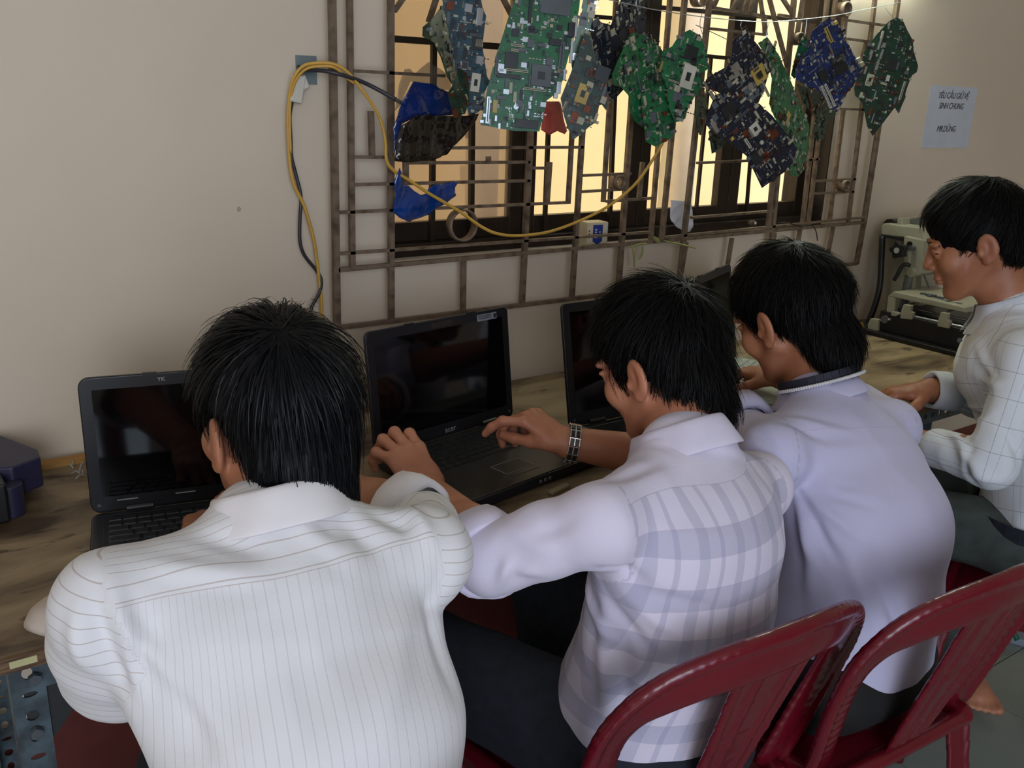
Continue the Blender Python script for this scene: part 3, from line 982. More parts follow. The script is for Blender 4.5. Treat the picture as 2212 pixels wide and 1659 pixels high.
# bits lying on the sill and grille
m_leaf = mat('dry_leaf', (150, 152, 90), rough=0.7)
for pts, w_, lab in ((((1362, 534), (1380, 528), (1396, 526)), .006, 'dry yellow-green leaf strip lying across the lower bars'),
                     (((1364, 530), (1369, 552), (1370, 578)), .006, 'dry leaf strip hanging straight down below the sill, the longer one'),
                     (((1388, 532), (1386, 548), (1380, 560)), .008, 'dry leaf strip hanging down below the sill, the shorter one'),
                     (((1412, 512), (1420, 520), (1424, 524)), .010, 'small curled green leaf on the lower bar'),
                     (((1434, 520), (1462, 526), (1480, 530), (1502, 536)), .005, 'green stalk poking out over the lower bar to the right')):
    p = [onY(x, y, GY - 0.012) for x, y in pts]
    mb = MB()
    s = spline(p, 4)
    vs, fs = [], []
    for i, q in enumerate(s):
        d = nrm((s[min(i + 1, len(s) - 1)] - s[max(i - 1, 0)]))
        sd = nrm(np.cross(d, (0.2, 1, 0.1)))
        ww = w_ * (0.5 + 0.5 * math.sin(math.pi * (i + 1) / (len(s) + 1)))
        vs += [q - sd * ww / 2, q + np.array((0, -0.0015, 0)), q + sd * ww / 2, q + np.array((0, 0.0012, 0))]
    for i in range(len(s) - 1):
        for k in range(4):
            fs.append((i * 4 + k, i * 4 + (k + 1) % 4, (i + 1) * 4 + (k + 1) % 4, (i + 1) * 4 + k))
    fs += [(3, 2, 1, 0), tuple(len(vs) - 4 + k for k in range(4))]
    mb.add(vs, fs)
    tag(mb.build('dry_leaf', m_leaf), lab, 'leaf')
c = onY(1625, 482, WY + 0.01)
sn = empty('cable_clip', (c[0], c[1], c[2]), 0, 'small brown sticky clip with a white dot, on the sill right of the crumpled paper', 'clip')
mb = MB(); mb.ball((0, 0, 0), (0.017, 0.012, 0.008), 7); mb.build('clip_body', mat('clip_brown', (92, 70, 50), rough=0.5), sn, smooth=True)
mb = MB(); mb.ball((0.0, -0.011, 0.001), (0.004, 0.003, 0.004), 6); mb.build('white_dot', m_paper, sn, smooth=True)
mb = MB()
mb.tube(spline([onY(x, y, GY - 0.014) for x, y in ((1680, 482), (1700, 481), (1730, 488), (1752, 486), (1762, 498), (1766, 520))], 6), 0.0016, 6)
tag(mb.build('thin_cord', mat('black_cord', (40, 34, 30), rough=0.6)), 'thin dark cord lying on the lower bars and dropping behind the third head', 'cord')

# ================================================================== SOCKET, PLUG AND CABLES ON THE LEFT
m_box = mat('back_box_grey', (132, 148, 150), rough=0.4, metal=0.3)
c0, c1 = onY(638, 124, WY), onY(684, 178, WY)
sx, sz = (c0[0] + c1[0]) / 2, (c0[2] + c1[2]) / 2
so = empty('wall_socket', (sx, WY, sz), 0, 'open grey metal wiring box in the wall, left of the grille', 'wiring box')
mb = MB(); mb.box((0, -0.001, 0), (0.042, 0.002, 0.052)); mb.build('back_plate', m_box, so)
mb = MB(); mb.box((-0.002, -0.006, 0.002), (0.036, 0.006, 0.012)); mb.build('terminal', m_chipk, so, bevel=0.001)
mb = MB(); mb.ball((0.006, -0.011, 0.0), 0.004, 6); mb.build('screw', m_metal, so, smooth=True)
m_tape = mat('white_tape', (214, 208, 194), rough=0.6, var=0.05)
c = onY(640, 192, WY - 0.02)
ad = empty('white_plug', c, 0, 'white tape-wrapped plug hanging from the wiring box on the cables', 'plug')
mb = MB(); mb.box((0, 0, 0), (0.024, 0.02, 0.050), ax=[nrm((1, 0, -.22)), (0, 1, 0), nrm((.22, 0, 1))]); mb.build('plug_body', m_tape, ad, bevel=0.003)
mb = MB(); mb.box((0.014, -0.002, 0.012), (0.014, 0.014, 0.024), ax=[nrm((1, 0, .4)), (0, 1, 0), nrm((-.4, 0, 1))]); mb.build('tape_flap', m_tape, ad, bevel=0.003)
m_ycab = mat('yellow_cable', (206, 160, 66), rough=0.4, var=0.08)
m_bcab = mat('dark_cable', (52, 50, 56), rough=0.4)


def cable(name, pts, r, m, label, n=8, par=None, seg=8):
    P = [onY(x, y, Y) for x, y, Y in pts]
    mb = MB()
    mb.tube(spline(P, seg), r, n)
    o = mb.build(name, m, par, smooth=True)
    if label:
        tag(o, label, 'cable')
    return o


a1 = [(692, 745, 1.715), (695, 690, 1.72), (694, 640, 1.72), (688, 590, 1.722), (680, 530, 1.722), (668, 480, 1.722), (655, 440, 1.722), (634, 395, 1.722), (625, 340, 1.722), (622, 260, 1.722), (625, 210, 1.72), (634, 170, 1.71), (655, 143, 1.70),
      (690, 136, 1.685), (725, 140, 1.675), (755, 160, 1.67), (790, 205, 1.665), (818, 250, 1.665), (832, 300, 1.665), (835, 345, 1.665), (850, 368, 1.665), (885, 390, 1.665), (930, 420, 1.665), (990, 455, 1.665), (1040, 490, 1.665), (1075, 505, 1.665),
      (1120, 509, 1.665), (1180, 502, 1.665), (1240, 482, 1.66), (1310, 448, 1.655), (1370, 400, 1.65), (1410, 345, 1.64), (1435, 300, 1.63), (1446, 255, 1.62)]
cable('yellow_cable', a1, 0.0034, m_ycab, 'long yellow cable looping over the wiring box and across the grille')
a2 = [(628, 330, 1.716), (626, 260, 1.716), (628, 215, 1.716), (638, 176, 1.705), (660, 150, 1.69), (690, 143, 1.68), (722, 146, 1.67), (745, 165, 1.672), (765, 180, 1.672)]
cable('yellow_wire', a2, 0.0026, m_ycab, 'second yellow wire running beside the first one around the white plug')
a3 = [(676, 700, 1.71), (672, 668, 1.715), (690, 632, 1.72), (694, 606, 1.72), (684, 585, 1.725), (658, 552, 1.725), (648, 520, 1.725), (648, 470, 1.725), (650, 425, 1.725), (640, 380, 1.728), (630, 340, 1.728), (628, 300, 1.728), (626, 250, 1.728), (632, 215, 1.72)]
cable('dark_cable', a3, 0.0036, m_bcab, 'dark cable twisting down the wall with the yellow one to behind the first head')
a4 = [(655, 152, 1.715), (690, 152, 1.69), (725, 158, 1.672), (765, 170, 1.668), (800, 185, 1.665), (850, 212, 1.65), (890, 236, 1.642), (925, 246, 1.64)]
cable('black_cable', a4, 0.0040, m_bcab, 'thick black cable from the wiring box sagging into the plastic bag')

# paper notice on the wall
q = [onY(x, y, WY) for x, y in ((2010, 182), (2112, 184), (1990, 318), (2090, 320))]
nx, nz = (q[0][0] + q[3][0]) / 2, (q[0][2] + q[3][2]) / 2
no = empty('paper_notice', (nx, WY, nz), 0, 'pale blue-white printed paper notice glued on the wall right of the grille', 'notice')
m_notice = mat('notice_paper', (198, 204, 214), rough=0.7, var=0.03)
mb = MB(); mb.box((0, -0.0008, 0), (q[1][0] - q[0][0], 0.0012, q[0][2] - q[2][2])); mb.build('sheet', m_notice, no)
m_ink = mat('ink', (52, 52, 62), rough=0.7)
for txt, dx, dz, sz_ in (('YÊU CẦU GIỮ VỆ', 0.0, 0.058, 0.024), ('SINH CHUNG', -0.004, 0.026, 0.024), ('MR.DŨNG', -0.012, -0.045, 0.024)):
    cu = bpy.data.curves.new('lettering', 'FONT')
    cu.body = txt
    cu.size = sz_ * 1.12
    cu.align_x = 'CENTER'
    cu.shear = 0.25
    cu.extrude = 0.0003
    cu.space_character = 0.92
    to = bpy.data.objects.new('tmp', cu)
    COL.objects.link(to)
    me = bpy.data.meshes.new_from_object(to.evaluated_get(bpy.context.evaluated_depsgraph_get()))
    bpy.data.objects.remove(to)
    o = link_mesh('lettering', me, m_ink, no)
    me.materials.clear(); me.materials.append(m_ink)
    o.location = (dx, -0.0018, dz)
    o.rotation_euler = (math.pi / 2, 0, 0)
    o.scale = (0.92, 1, 1)
# marks on the plaster
for px, py, r_, lab in ((516, 452, 0.004, 'small grey scuff mark on the plaster, left of the cables'),):
    mb = MB(); p = onY(px, py, WY - 0.0004); mb.ball(p, (r_, 0.0006, r_ * 1.3), 6)
    tag(mb.build('scuff_mark', mat('scuff', (176, 164, 148), rough=0.9)), lab, 'mark')

# ================================================================== IMPLICIT-SURFACE TOOLKIT (one continuous skin from many rounded volumes)
def surface_nets(f, o, h):
    """numpy surface nets: f grid of distances, o origin, h voxel -> verts, quads"""
    shp = np.array(f.shape, np.int64)
    keys, pos, edges = [], [], []
    for ax in range(3):
        sl0 = [slice(None)] * 3
        sl1 = [slice(None)] * 3
        sl0[ax] = slice(0, -1)
        sl1[ax] = slice(1, None)
        a, b = f[tuple(sl0)], f[tuple(sl1)]
        cr = (a < 0) != (b < 0)
        I = np.argwhere(cr)
        if len(I) == 0:
            continue
        fa, fb = a[cr], b[cr]
        p = I.astype(np.float32)
        p[:, ax] += fa / (fa - fb)
        o1, o2 = [k for k in range(3) if k != ax]
        ok = (I[:, o1] > 0) & (I[:, o2] > 0) & (I[:, o1] < shp[o1] - 1) & (I[:, o2] < shp[o2] - 1)
        I, fa, p = I[ok], fa[ok], p[ok]
        ks = []
        for d1, d2 in ((-1, -1), (0, -1), (0, 0), (-1, 0)):
            J = I.copy()
            J[:, o1] += d1
            J[:, o2] += d2
            ks.append((J[:, 0] * shp[1] + J[:, 1]) * shp[2] + J[:, 2])
            keys.append(ks[-1])
            pos.append(p)
        edges.append((ax, np.stack(ks, 1), fa))
    K = np.concatenate(keys)
    Pp = np.concatenate(pos)
    U, inv = np.unique(K, return_inverse=True)
    inv = inv.ravel()
    c = np.bincount(inv, minlength=len(U)).astype(np.float32)
    V = np.stack([np.bincount(inv, weights=Pp[:, k], minlength=len(U)) / c for k in range(3)], 1).astype(np.float32) * h + np.asarray(o, np.float32)
    quads = []
    for ax, ks, g in edges:
        Q = np.searchsorted(U, ks)
        flip = (g < 0) if ax != 1 else (g >= 0)
        Q[~flip] = Q[~flip][:, ::-1]
        quads.append(Q)
    return V, np.concatenate(quads)


class Blob:
    """smooth union of tapered capsules and ellipsoids; then cuts"""

    def __init__(self, k=0.02):
        self.p = []
        self.k = k

    def cap(self, a, b, ra, rb, k=None, tag_=0):
        self.p.append(('cap', np.array(a, np.float32), np.array(b, np.float32), ra, rb, k, tag_))
        return self

    def chain(self, pts, rs, k=None, tag_=0):
        for i in range(len(pts) - 1):
            self.cap(pts[i], pts[i + 1], rs[i], rs[i + 1], k if i == 0 else 0.006, tag_)
        return self

    def ell(self, c, r, A=None, k=None, tag_=0):
        self.p.append(('ell', np.array(c, np.float32), np.array(r, np.float32), np.eye(3, dtype=np.float32) if A is None else np.array(A, np.float32), k, tag_))
        return self

    def slab(self, a, b, lat, ra, rb, k=None, tag_=0):
        """tapered segment of elliptical section; ra, rb = (half width along LAT, half depth)"""
        a, b = np.array(a, float), np.array(b, float)
        d = nrm(b - a)
        l = nrm(np.array(lat, float) - d * np.dot(lat, d))
        n = np.cross(d, l)
        self.p.append(('slab', a.astype(np.float32), b.astype(np.float32), l.astype(np.float32), n.astype(np.float32), ra, rb, k, tag_))
        return self

    def cut(self, c, r, A=None, k=0.004):
        self.p.append(('cut', np.array(c, np.float32), np.array(r, np.float32), np.eye(3, dtype=np.float32) if A is None else np.array(A, np.float32), k, 0))
        return self

    @staticmethod
    def dist(pr, P):
        t = pr[0]
        if t == 'cap':
            a, b, ra, rb = pr[1:5]
            ab = b - a
            L2 = float(ab @ ab) + 1e-12
            u = np.clip(((P - a) @ ab) / L2, 0, 1)
            return np.linalg.norm(P - a - u[..., None] * ab, axis=-1) - (ra + (rb - ra) * u)
        if t in ('ell', 'cut'):
            c, r, A = pr[1:4]
            q = ((P - c) @ A.T) / r + 1e-5
            l = np.linalg.norm(q, axis=-1)
            g = np.linalg.norm(q / r, axis=-1) + 1e-9
            return l * (l - 1) / g
        a, b, l, n, ra, rb = pr[1:7]
        ab = b - a
        Ls = float(np.sqrt(ab @ ab))
        d = ab / Ls
        v = P - a
        w = v @ d
        u = np.clip(w / Ls, 0, 1)
        ru = ra[0] + (rb[0] - ra[0]) * u
        rv = ra[1] + (rb[1] - ra[1]) * u
        x, y = (v @ l) / ru + 1e-5, (v @ n) / rv
        z = np.where(w < 0, w, np.where(w > Ls, w - Ls, 0)) / np.minimum(ru, rv)
        q = np.sqrt(x * x + y * y + z * z)
        g = np.sqrt((x / ru) ** 2 + (y / rv) ** 2 + (z / np.minimum(ru, rv)) ** 2) + 1e-9
        return q * (q - 1) / g

    def eval(self, P):
        f = None
        for pr in self.p:
            k = pr[-2]
            k = self.k if k is None else k
            d = self.dist(pr, P)
            if pr[0] == 'cut':
                h = np.clip(0.5 - 0.5 * (f + d) / k, 0, 1)
                f = f * (1 - h) + (-d) * h + k * h * (1 - h)
                continue
            if f is None:
                f = d
                continue
            if k <= 1e-5:
                f = np.minimum(f, d)
            else:
                h = np.clip(0.5 + 0.5 * (d - f) / k, 0, 1)
                f = d * (1 - h) + f * h - k * h * (1 - h)
        return f

    def bounds(self):
        lo, hi = np.full(3, 1e9), np.full(3, -1e9)
        for pr in self.p:
            if pr[0] == 'cut':
                continue
            if pr[0] == 'ell':
                r = max(pr[2])
                ps = [pr[1]]
            elif pr[0] == 'cap':
                r = max(pr[3], pr[4])
                ps = [pr[1], pr[2]]
            else:
                r = max(*pr[5], *pr[6])
                ps = [pr[1], pr[2]]
            for q in ps:
                lo = np.minimum(lo, q - r)
                hi = np.maximum(hi, q + r)
        return lo, hi

    @staticmethod
    def pbound(pr):
        if pr[0] in ('ell', 'cut'):
            r = float(max(pr[2]))
            return pr[1] - r, pr[1] + r
        if pr[0] == 'cap':
            r = max(pr[3], pr[4])
        else:
            r = max(*pr[5], *pr[6])
        return np.minimum(pr[1], pr[2]) - r, np.maximum(pr[1], pr[2]) + r

    def mesh(self, h, clip=None):
        lo, hi = self.bounds()
        if clip is not None:
            lo, hi = np.maximum(lo, clip[0]), np.minimum(hi, clip[1])
        lo = (lo - 3 * h).astype(np.float32)
        hi = hi + 3 * h
        n = np.ceil((hi - lo) / h).astype(int) + 1
        f = np.full(n, 1.0, np.float32)
        gs = [np.arange(n[i], dtype=np.float32) * h + lo[i] for i in range(3)]
        for pr in self.p:
            k = self.k if pr[-2] is None else pr[-2]
            a, b = Blob.pbound(pr)
            m = 3 * h + (2 * k if pr[0] != 'cut' else k)
            i0 = np.clip(np.floor((a - m - lo) / h).astype(int), 0, n)
            i1 = np.clip(np.ceil((b + m - lo) / h).astype(int) + 1, 0, n)
            if (i1 <= i0).any():
                continue
            sl = tuple(slice(i0[q], i1[q]) for q in range(3))
            P = np.stack(np.meshgrid(*[gs[q][i0[q]:i1[q]] for q in range(3)], indexing='ij'), -1)
            d = Blob.dist(pr, P).astype(np.float32)
            g = f[sl]
            if pr[0] == 'cut':
                hh_ = np.clip(0.5 - 0.5 * (g + d) / k, 0, 1)
                f[sl] = g * (1 - hh_) + (-d) * hh_ + k * hh_ * (1 - hh_)
            elif k <= 1e-5:
                f[sl] = np.minimum(g, d)
            else:
                hh_ = np.clip(0.5 + 0.5 * (d - g) / k, 0, 1)
                f[sl] = d * (1 - hh_) + g * hh_ - k * hh_ * (1 - hh_)
        return surface_nets(f, lo, h)


def grid_noise(P, freq, seed):
    """smooth value noise in [-1,1] at the rows of P"""
    rs = np.random.RandomState(seed)
    T_ = rs.rand(4096).astype(np.float32) * 2 - 1
    q = P * np.asarray(freq, np.float32)
    i = np.floor(q).astype(np.int64)
    t = q - i
    t = t * t * (3 - 2 * t)
    out = 0
    for dx in (0, 1):
        for dy in (0, 1):
            for dz in (0, 1):
                hsh = ((i[..., 0] + dx) * 73856093 ^ (i[..., 1] + dy) * 19349663 ^ (i[..., 2] + dz) * 83492791) & 4095
                w_ = (t[..., 0] if dx else 1 - t[..., 0]) * (t[..., 1] if dy else 1 - t[..., 1]) * (t[..., 2] if dz else 1 - t[..., 2])
                out = out + T_[hsh] * w_
    return out


def vnormals(V, Q):
    n = np.cross(V[Q[:, 2]] - V[Q[:, 0]], V[Q[:, 3]] - V[Q[:, 1]])
    N = np.zeros_like(V)
    for k in range(4):
        np.add.at(N, Q[:, k], n)
    return N / (np.linalg.norm(N, axis=1, keepdims=True) + 1e-12)


def smooth_mesh(V, Q, it=2, lam=0.5):
    E = np.concatenate([Q[:, [0, 1]], Q[:, [1, 2]], Q[:, [2, 3]], Q[:, [3, 0]]])
    for _ in range(it):
        S = np.zeros_like(V)
        C_ = np.zeros(len(V), np.float32)
        np.add.at(S, E[:, 0], V[E[:, 1]])
        np.add.at(S, E[:, 1], V[E[:, 0]])
        np.add.at(C_, E[:, 0], 1)
        np.add.at(C_, E[:, 1], 1)
        V = V * (1 - lam) + lam * S / C_[:, None]
    return V


def np_obj(name, V, Q, m, parent=None, attr=None):
    me = bpy.data.meshes.new(name)
    me.vertices.add(len(V))
    me.vertices.foreach_set('co', np.ascontiguousarray(V, np.float32).ravel())
    me.loops.add(Q.size)
    me.loops.foreach_set('vertex_index', np.ascontiguousarray(Q, np.int32).ravel())
    me.polygons.add(len(Q))
    me.polygons.foreach_set('loop_start', np.arange(0, Q.size, Q.shape[1], dtype=np.int32))
    me.polygons.foreach_set('loop_total', np.full(len(Q), Q.shape[1], np.int32))
    me.update(calc_edges=True)
    me.validate()
    if attr:
        for nm, data in attr.items():
            a = me.attributes.new(nm, 'FLOAT_VECTOR' if data.ndim == 2 else 'FLOAT', 'POINT')
            a.data.foreach_set('vector' if data.ndim == 2 else 'value', np.ascontiguousarray(data, np.float32).ravel())
    return link_mesh(name, me, m, parent, True)


# ================================================================== THE LONG WORKTABLE
m_wood = wood_mat()
m_edge = mat('plywood_edge', (120, 92, 62), rough=0.7, scale=30, stretch=(1, 1, 12), col2=(70, 50, 34))
m_angle = mat('slotted_steel', (92, 108, 116), rough=0.5, metal=0.3, scale=30, col2=(62, 70, 74))
DX0, DX1, DY0, DY1, DZ = -0.45, 3.15, 1.115, 1.738, 0.75
desk = empty('worktable', (1.3, 1.4, 0), 0, 'long scuffed plywood worktable on slotted steel legs along the wall', 'table')


def under(o, par):
    o.parent = par
    o.matrix_parent_inverse = Matrix.Translation(-Vector(par.location))
    return o


mb = MB(); mb.cur = 0
mb.box(((DX0 + DX1) / 2, (DY0 + DY1) / 2, DZ - 0.009), (DX1 - DX0, DY1 - DY0, 0.018))
under(mb.build('tabletop', m_wood, None, bevel=0.0015), desk)
mb = MB(); mb.box(((DX0 + DX1) / 2, DY0 - 0.003, DZ - 0.010), (DX1 - DX0, 0.006, 0.020)); under(mb.build('edge_strip', m_edge), desk)
c = onY(40, 1414, DY0 - 0.007)
mb = MB(); mb.box((c[0] + 0.004, DY0 - 0.0065, DZ - 0.009), (0.030, 0.001, 0.009)); under(mb.build('edge_label', mat('pale_label', (196, 190, 140), rough=0.6)), desk)


def slotted(a, b, up, w_, seedh, closed=0):
    """perforated strip from A to B: slots and bolt holes are real openings"""
    a, b = np.array(a, float), np.array(b, float)
    L_ = np.linalg.norm(b - a)
    d = (b - a) / L_
    s = nrm(np.array(up, float))
    nn = np.cross(d, s)
    k = int(L_ / 0.030)
    vs, fs = [], []
    cell = L_ / k
    for i in range(k):
        y0 = i * cell
        cx = y0 + cell / 2
        kind = (i + seedh) % 3
        rx, ry = ((0.0075, 0.0075), (0.009, 0.0038), (0.0062, 0.0085))[kind]
        m = 16
        base = len(vs)
        for q in range(m):
            an = 2 * math.pi * q / m
            c_, s_ = math.cos(an), math.sin(an)
            kk = 1.0 / max(abs(c_), abs(s_))
            for (u, v) in ((c_ * kk * w_ / 2, s_ * kk * cell / 2), (c_ * rx, s_ * ry)):
                for z in (-0.001, 0.001):
                    vs.append(a + s * u + d * (cx + v) + nn * z)
        for q in range(m):
            n_ = (q + 1) % m
            o0, o1 = base + q * 4, base + n_ * 4
            fs += [(o0 + 1, o1 + 1, o1 + 3, o0 + 3), (o0, o0 + 2, o1 + 2, o1), (o0 + 2, o0 + 3, o1 + 3, o1 + 2)]
    return vs, fs


for lx in (0.072, 1.35, 3.05):
    for ly, sgn in ((DY0 + 0.01, 1), (DY1 - 0.03, -1)):
        mb = MB()
        v, f = slotted((lx + 0.019, ly, 0.002), (lx + 0.019, ly, DZ - 0.02), (1, 0, 0), 0.038, 0)
        mb.add(v, f)
        mb.box((lx, ly + 0.019 * sgn, (DZ - 0.02) / 2), (0.002, 0.038, DZ - 0.022))
        under(mb.build('leg', m_angle), desk)
mb = MB()
v, f = slotted((0.11, DY0 + 0.008, DZ - 0.040), (3.05, DY0 + 0.008, DZ - 0.040), (0, 0, 1), 0.038, 2)
mb.add(v, f)
under(mb.build('rail', m_angle), desk)
for k, (bx_, bz) in enumerate(((0.098, DZ - 0.042), (0.134, DZ - 0.036), (0.092, DZ - 0.118))):
    mb = MB(); mb.cyl((bx_, DY0 + 0.006, bz), (bx_, DY0 - 0.002, bz), 0.008, 6); under(mb.build('bolt', m_chipg), desk)
mb = MB()
mb.prism([(0.085, DZ - 0.06), (0.085, DZ - 0.15), (0.115, DZ - 0.135), (0.175, DZ - 0.06)], DY0 + 0.013, DY0 + 0.015, ax=[(1, 0, 0), (0, 0, 1), (0, 1, 0)])
under(mb.build('gusset_plate', mat('gusset_dark', (44, 46, 46), rough=0.6)), desk)
# batten along the wall, left
mb = MB(); slab(mb, -0.4, 0.9, 1.700, 1.722, DZ, DZ + 0.010)
tag(mb.build('wooden_batten', mat('batten_wood', (176, 128, 62), rough=0.6, scale=20, stretch=(1, 8, 8))), 'thin orange wooden batten lying along the wall at the back of the table', 'batten')

# ================================================================== LAPTOPS
m_lap = mat('laptop_black', (26, 26, 30), rough=0.35, var=0.05)
m_lapg = mat('laptop_palmrest', (52, 50, 48), rough=0.30, var=0.1, coat=0.3)
m_lcd = mat('lcd_glass', (5, 5, 7), rough=0.06, var=0.0, spec=0.6)
m_key = mat('key_black', (24, 25, 28), rough=0.45)
m_keyw = mat('key_white', (212, 216, 206), rough=0.4)
m_silver = mat('laptop_silver', (150, 160, 150), rough=0.4, metal=0.3)
m_lapw = mat('laptop_pale', (186, 196, 182), rough=0.4)
m_print = mat('print_silver', (176, 178, 180), rough=0.4, metal=0.4)
m_sticker = mat('sticker_silver', (150, 154, 166), rough=0.35, metal=0.3)
m_bluest = mat('sticker_blue', (90, 160, 210), rough=0.4)


def text_mesh(name, body, size, m, parent, loc, rot, extr=0.0002, shear=0.0):
    cu = bpy.data.curves.new(name, 'FONT')
    cu.body, cu.size, cu.align_x, cu.align_y, cu.extrude, cu.shear = body, size, 'CENTER', 'CENTER', extr, shear
    to = bpy.data.objects.new('tmp', cu)
    COL.objects.link(to)
    me = bpy.data.meshes.new_from_object(to.evaluated_get(bpy.context.evaluated_depsgraph_get()))
    bpy.data.objects.remove(to)
    me.materials.clear()
    o = link_mesh(name, me, m, parent)
    o.location, o.rotation_euler = loc, rot
    return o


def laptop(c, yaw, recline, label, w_=0.356, dp=0.258, hh=0.235, mb_=None, palm=None, lidm=None, keym=None, logo=None, r=0.012, tray=None):
    base_m, palm, lidm, keym = mb_ or m_lap, palm or m_lapg, lidm or m_lap, keym or m_key
    e = empty('laptop', (c[0], c[1], DZ), yaw, label, 'laptop')
    mb = MB()
    mb.prism([(x, y - dp / 2) for x, y in round_poly(w_, dp, 0.016)], 0.003, 0.022)
    mb.build('base', base_m, e, bevel=0.003)
    mb = MB()
    mb.prism([(x, y - dp / 2 - 0.004) for x, y in round_poly(w_ - 0.012, dp - 0.014, 0.012)], 0.0218, 0.0238)
    mb.build('palm_rest', palm, e, bevel=0.0008)
    mb = MB(); mb.box((0, -0.083, 0.0239), (w_ - 0.036, 0.108, 0.0010)); mb.build('keyboard_tray', tray or keym, e, bevel=0.0004)
    # keys, each its own object
    kw = (w_ - 0.044) / 15.2
    kh = 0.0172
    shared = {}
    rows = [(1.0,) * 15, (1.0,) * 13 + (2.0,), (1.5,) + (1.0,) * 12 + (1.5,), (1.8,) + (1.0,) * 11 + (2.2,), (2.3,) + (1.0,) * 10 + (1.0, 1.7), (1.2, 1.0, 1.0, 1.2, 5.6, 1.2, 1.0, 1.0, 1.0, 1.0)]
    for ri, row in enumerate(rows):
        x = -7.5 * kw
        y = -0.036 - ri * (kh + 0.0008)
        for kx in row:
            k2 = round(kx, 2)
            if k2 not in shared:
                q = MB(); q.box((0, 0, 0.0011), (kx * kw - 0.0018, kh - 0.0018, 0.0022), taper=0.86)
                o = q.build('key', keym, e)
                shared[k2] = o
            else:
                o = shared[k2].copy(); COL.objects.link(o)
            o.location = (x + kx * kw / 2, y, 0.0244)
            x += kx * kw
    mb = MB(); mb.box((-0.018, -0.195, 0.0240), (0.066, 0.040, 0.0006)); tp = mb.build('touchpad', mat('touchpad_dark', (46, 46, 44), rough=0.35) if palm is m_lapg else palm, e, bevel=0.0003)
    mb = MB()
    for (x_, y_, a_, b_) in ((-0.018, -0.1745, .068, .0008), (-0.018, -0.2155, .068, .0008), (-0.052, -0.195, .0008, .041), (0.016, -0.195, .0008, .041)):
        mb.box((x_, y_, 0.0243), (a_, b_, 0.0006))
    mb.build('touchpad_outline', m_print, tp)
    mb = MB(); mb.box((-0.018, -0.226, 0.0241), (0.070, 0.010, 0.0010)); mb.build('touchpad_button', palm, e, bevel=0.0004)
    mb = MB(); mb.box((0, -0.016, 0.0243), (w_ - 0.06, 0.012, 0.0012)); mb.build('button_strip', base_m, e, bevel=0.0004)
    for k in range(3):
        mb = MB(); mb.cyl((-0.01 + k * 0.012, -dp - 0.0002, 0.0125), (-0.01 + k * 0.012, -dp - 0.0012, 0.0125), 0.0030, 12); j = mb.build('audio_jack', m_print, e)
        mb = MB(); mb.cyl((-0.01 + k * 0.012, -dp - 0.0010, 0.0125), (-0.01 + k * 0.012, -dp - 0.0015, 0.0125), 0.0016, 10); mb.build('jack_hole', m_chipk, j)
    for sx_ in (-1, 1):
        mb = MB(); mb.cyl((sx_ * (w_ / 2 - 0.07) - 0.02, -0.003, 0.026), (sx_ * (w_ / 2 - 0.07) + 0.02, -0.003, 0.026), 0.0065, 12); mb.build('hinge', base_m, e, smooth=False, bevel=0.0008)
    # lid: turned about the hinge
    lid = MB()
    lid.prism([(x, y + hh / 2) for x, y in round_poly(w_, hh, r)], -0.004, 0.004, ax=[(1, 0, 0), (0, 0, 1), (0, -1, 0)])
    lo_ = lid.build('lid', lidm, e, bevel=0.002)
    lo_.location = (0, 0.0, 0.022)
    lo_.rotation_euler = (-recline, 0, 0)
    mb = MB(); mb.box((0, -0.0043, hh / 2 + 0.004), (w_ - 0.036, 0.0008, hh - 0.046)); mb.build('screen', m_lcd, lo_)
    for sx_ in (-1, 1):
        mb = MB(); mb.box((sx_ * (w_ / 2 - 0.10), -0.0035, hh + 0.0005), (0.020, 0.006, 0.003)); mb.build('latch', lidm, lo_)
        mb = MB(); mb.cyl((sx_ * (w_ / 2 - 0.012), -0.004, 0.014), (sx_ * (w_ / 2 - 0.012), -0.0056, 0.014), 0.0028, 10); mb.build('rubber_foot', m_chipg, lo_)
    if logo:
        text_mesh('lettering', logo, 0.016, m_print, lo_, (0.004, -0.0046, 0.0125), (math.pi / 2, 0, 0))
    return e, lo_


def lap_at(BL, yaw, w_=0.356):
    """hinge centre from the lid's lower left corner"""
    return (BL[0] + math.cos(yaw) * w_ / 2, BL[1] + math.sin(yaw) * w_ / 2)


y1 = D(-13)
l1, lid1 = laptop(lap_at(onZ(198, 1110, 0.772), y1), y1, D(0.5), 'glossy black laptop in front of the man with the striped shirt', hh=0.218, r=0.016, palm=m_lap)
mb = MB(); mb.box((-0.125, -0.0046, 0.0195), (0.030, 0.0008, 0.0016)); mb.build('light_strip', m_print, lid1)
mb = MB(); mb.box((-0.04, -0.0046, 0.0195), (0.030, 0.0008, 0.0016)); mb.build('light_strip', m_print, lid1)
text_mesh('lettering', 'YK', 0.009, m_print, lid1, (-0.062, -0.0045, 0.208), (math.pi / 2, 0, 0))
mb = MB()
mb.tube(spline([(-0.055, -0.0060, 0.033), (-0.035, -0.0062, 0.034), (-0.020, -0.0062, 0.040), (-0.008, -0.0062, 0.046)], 5), [0.0012] * 3 + [0.0022] * 9 + [0.003] * 4, 6)
y2 = D(10)
l2, lid2 = laptop(lap_at(onZ(808, 988, 0.772), y2), y2, D(7), 'black laptop with a silver sticker on its bezel, under the two hands', hh=0.230, w_=0.354, logo='acer')
mb = MB(); mb.box((0.118, -0.0046, 0.2165), (0.052, 0.0008, 0.013)); st = mb.build('sticker', m_sticker, lid2)
mb = MB()
for k in range(3):
    mb.box((0.112, -0.0052, 0.2205 - k * 0.003), (0.034, 0.0004, 0.0012))
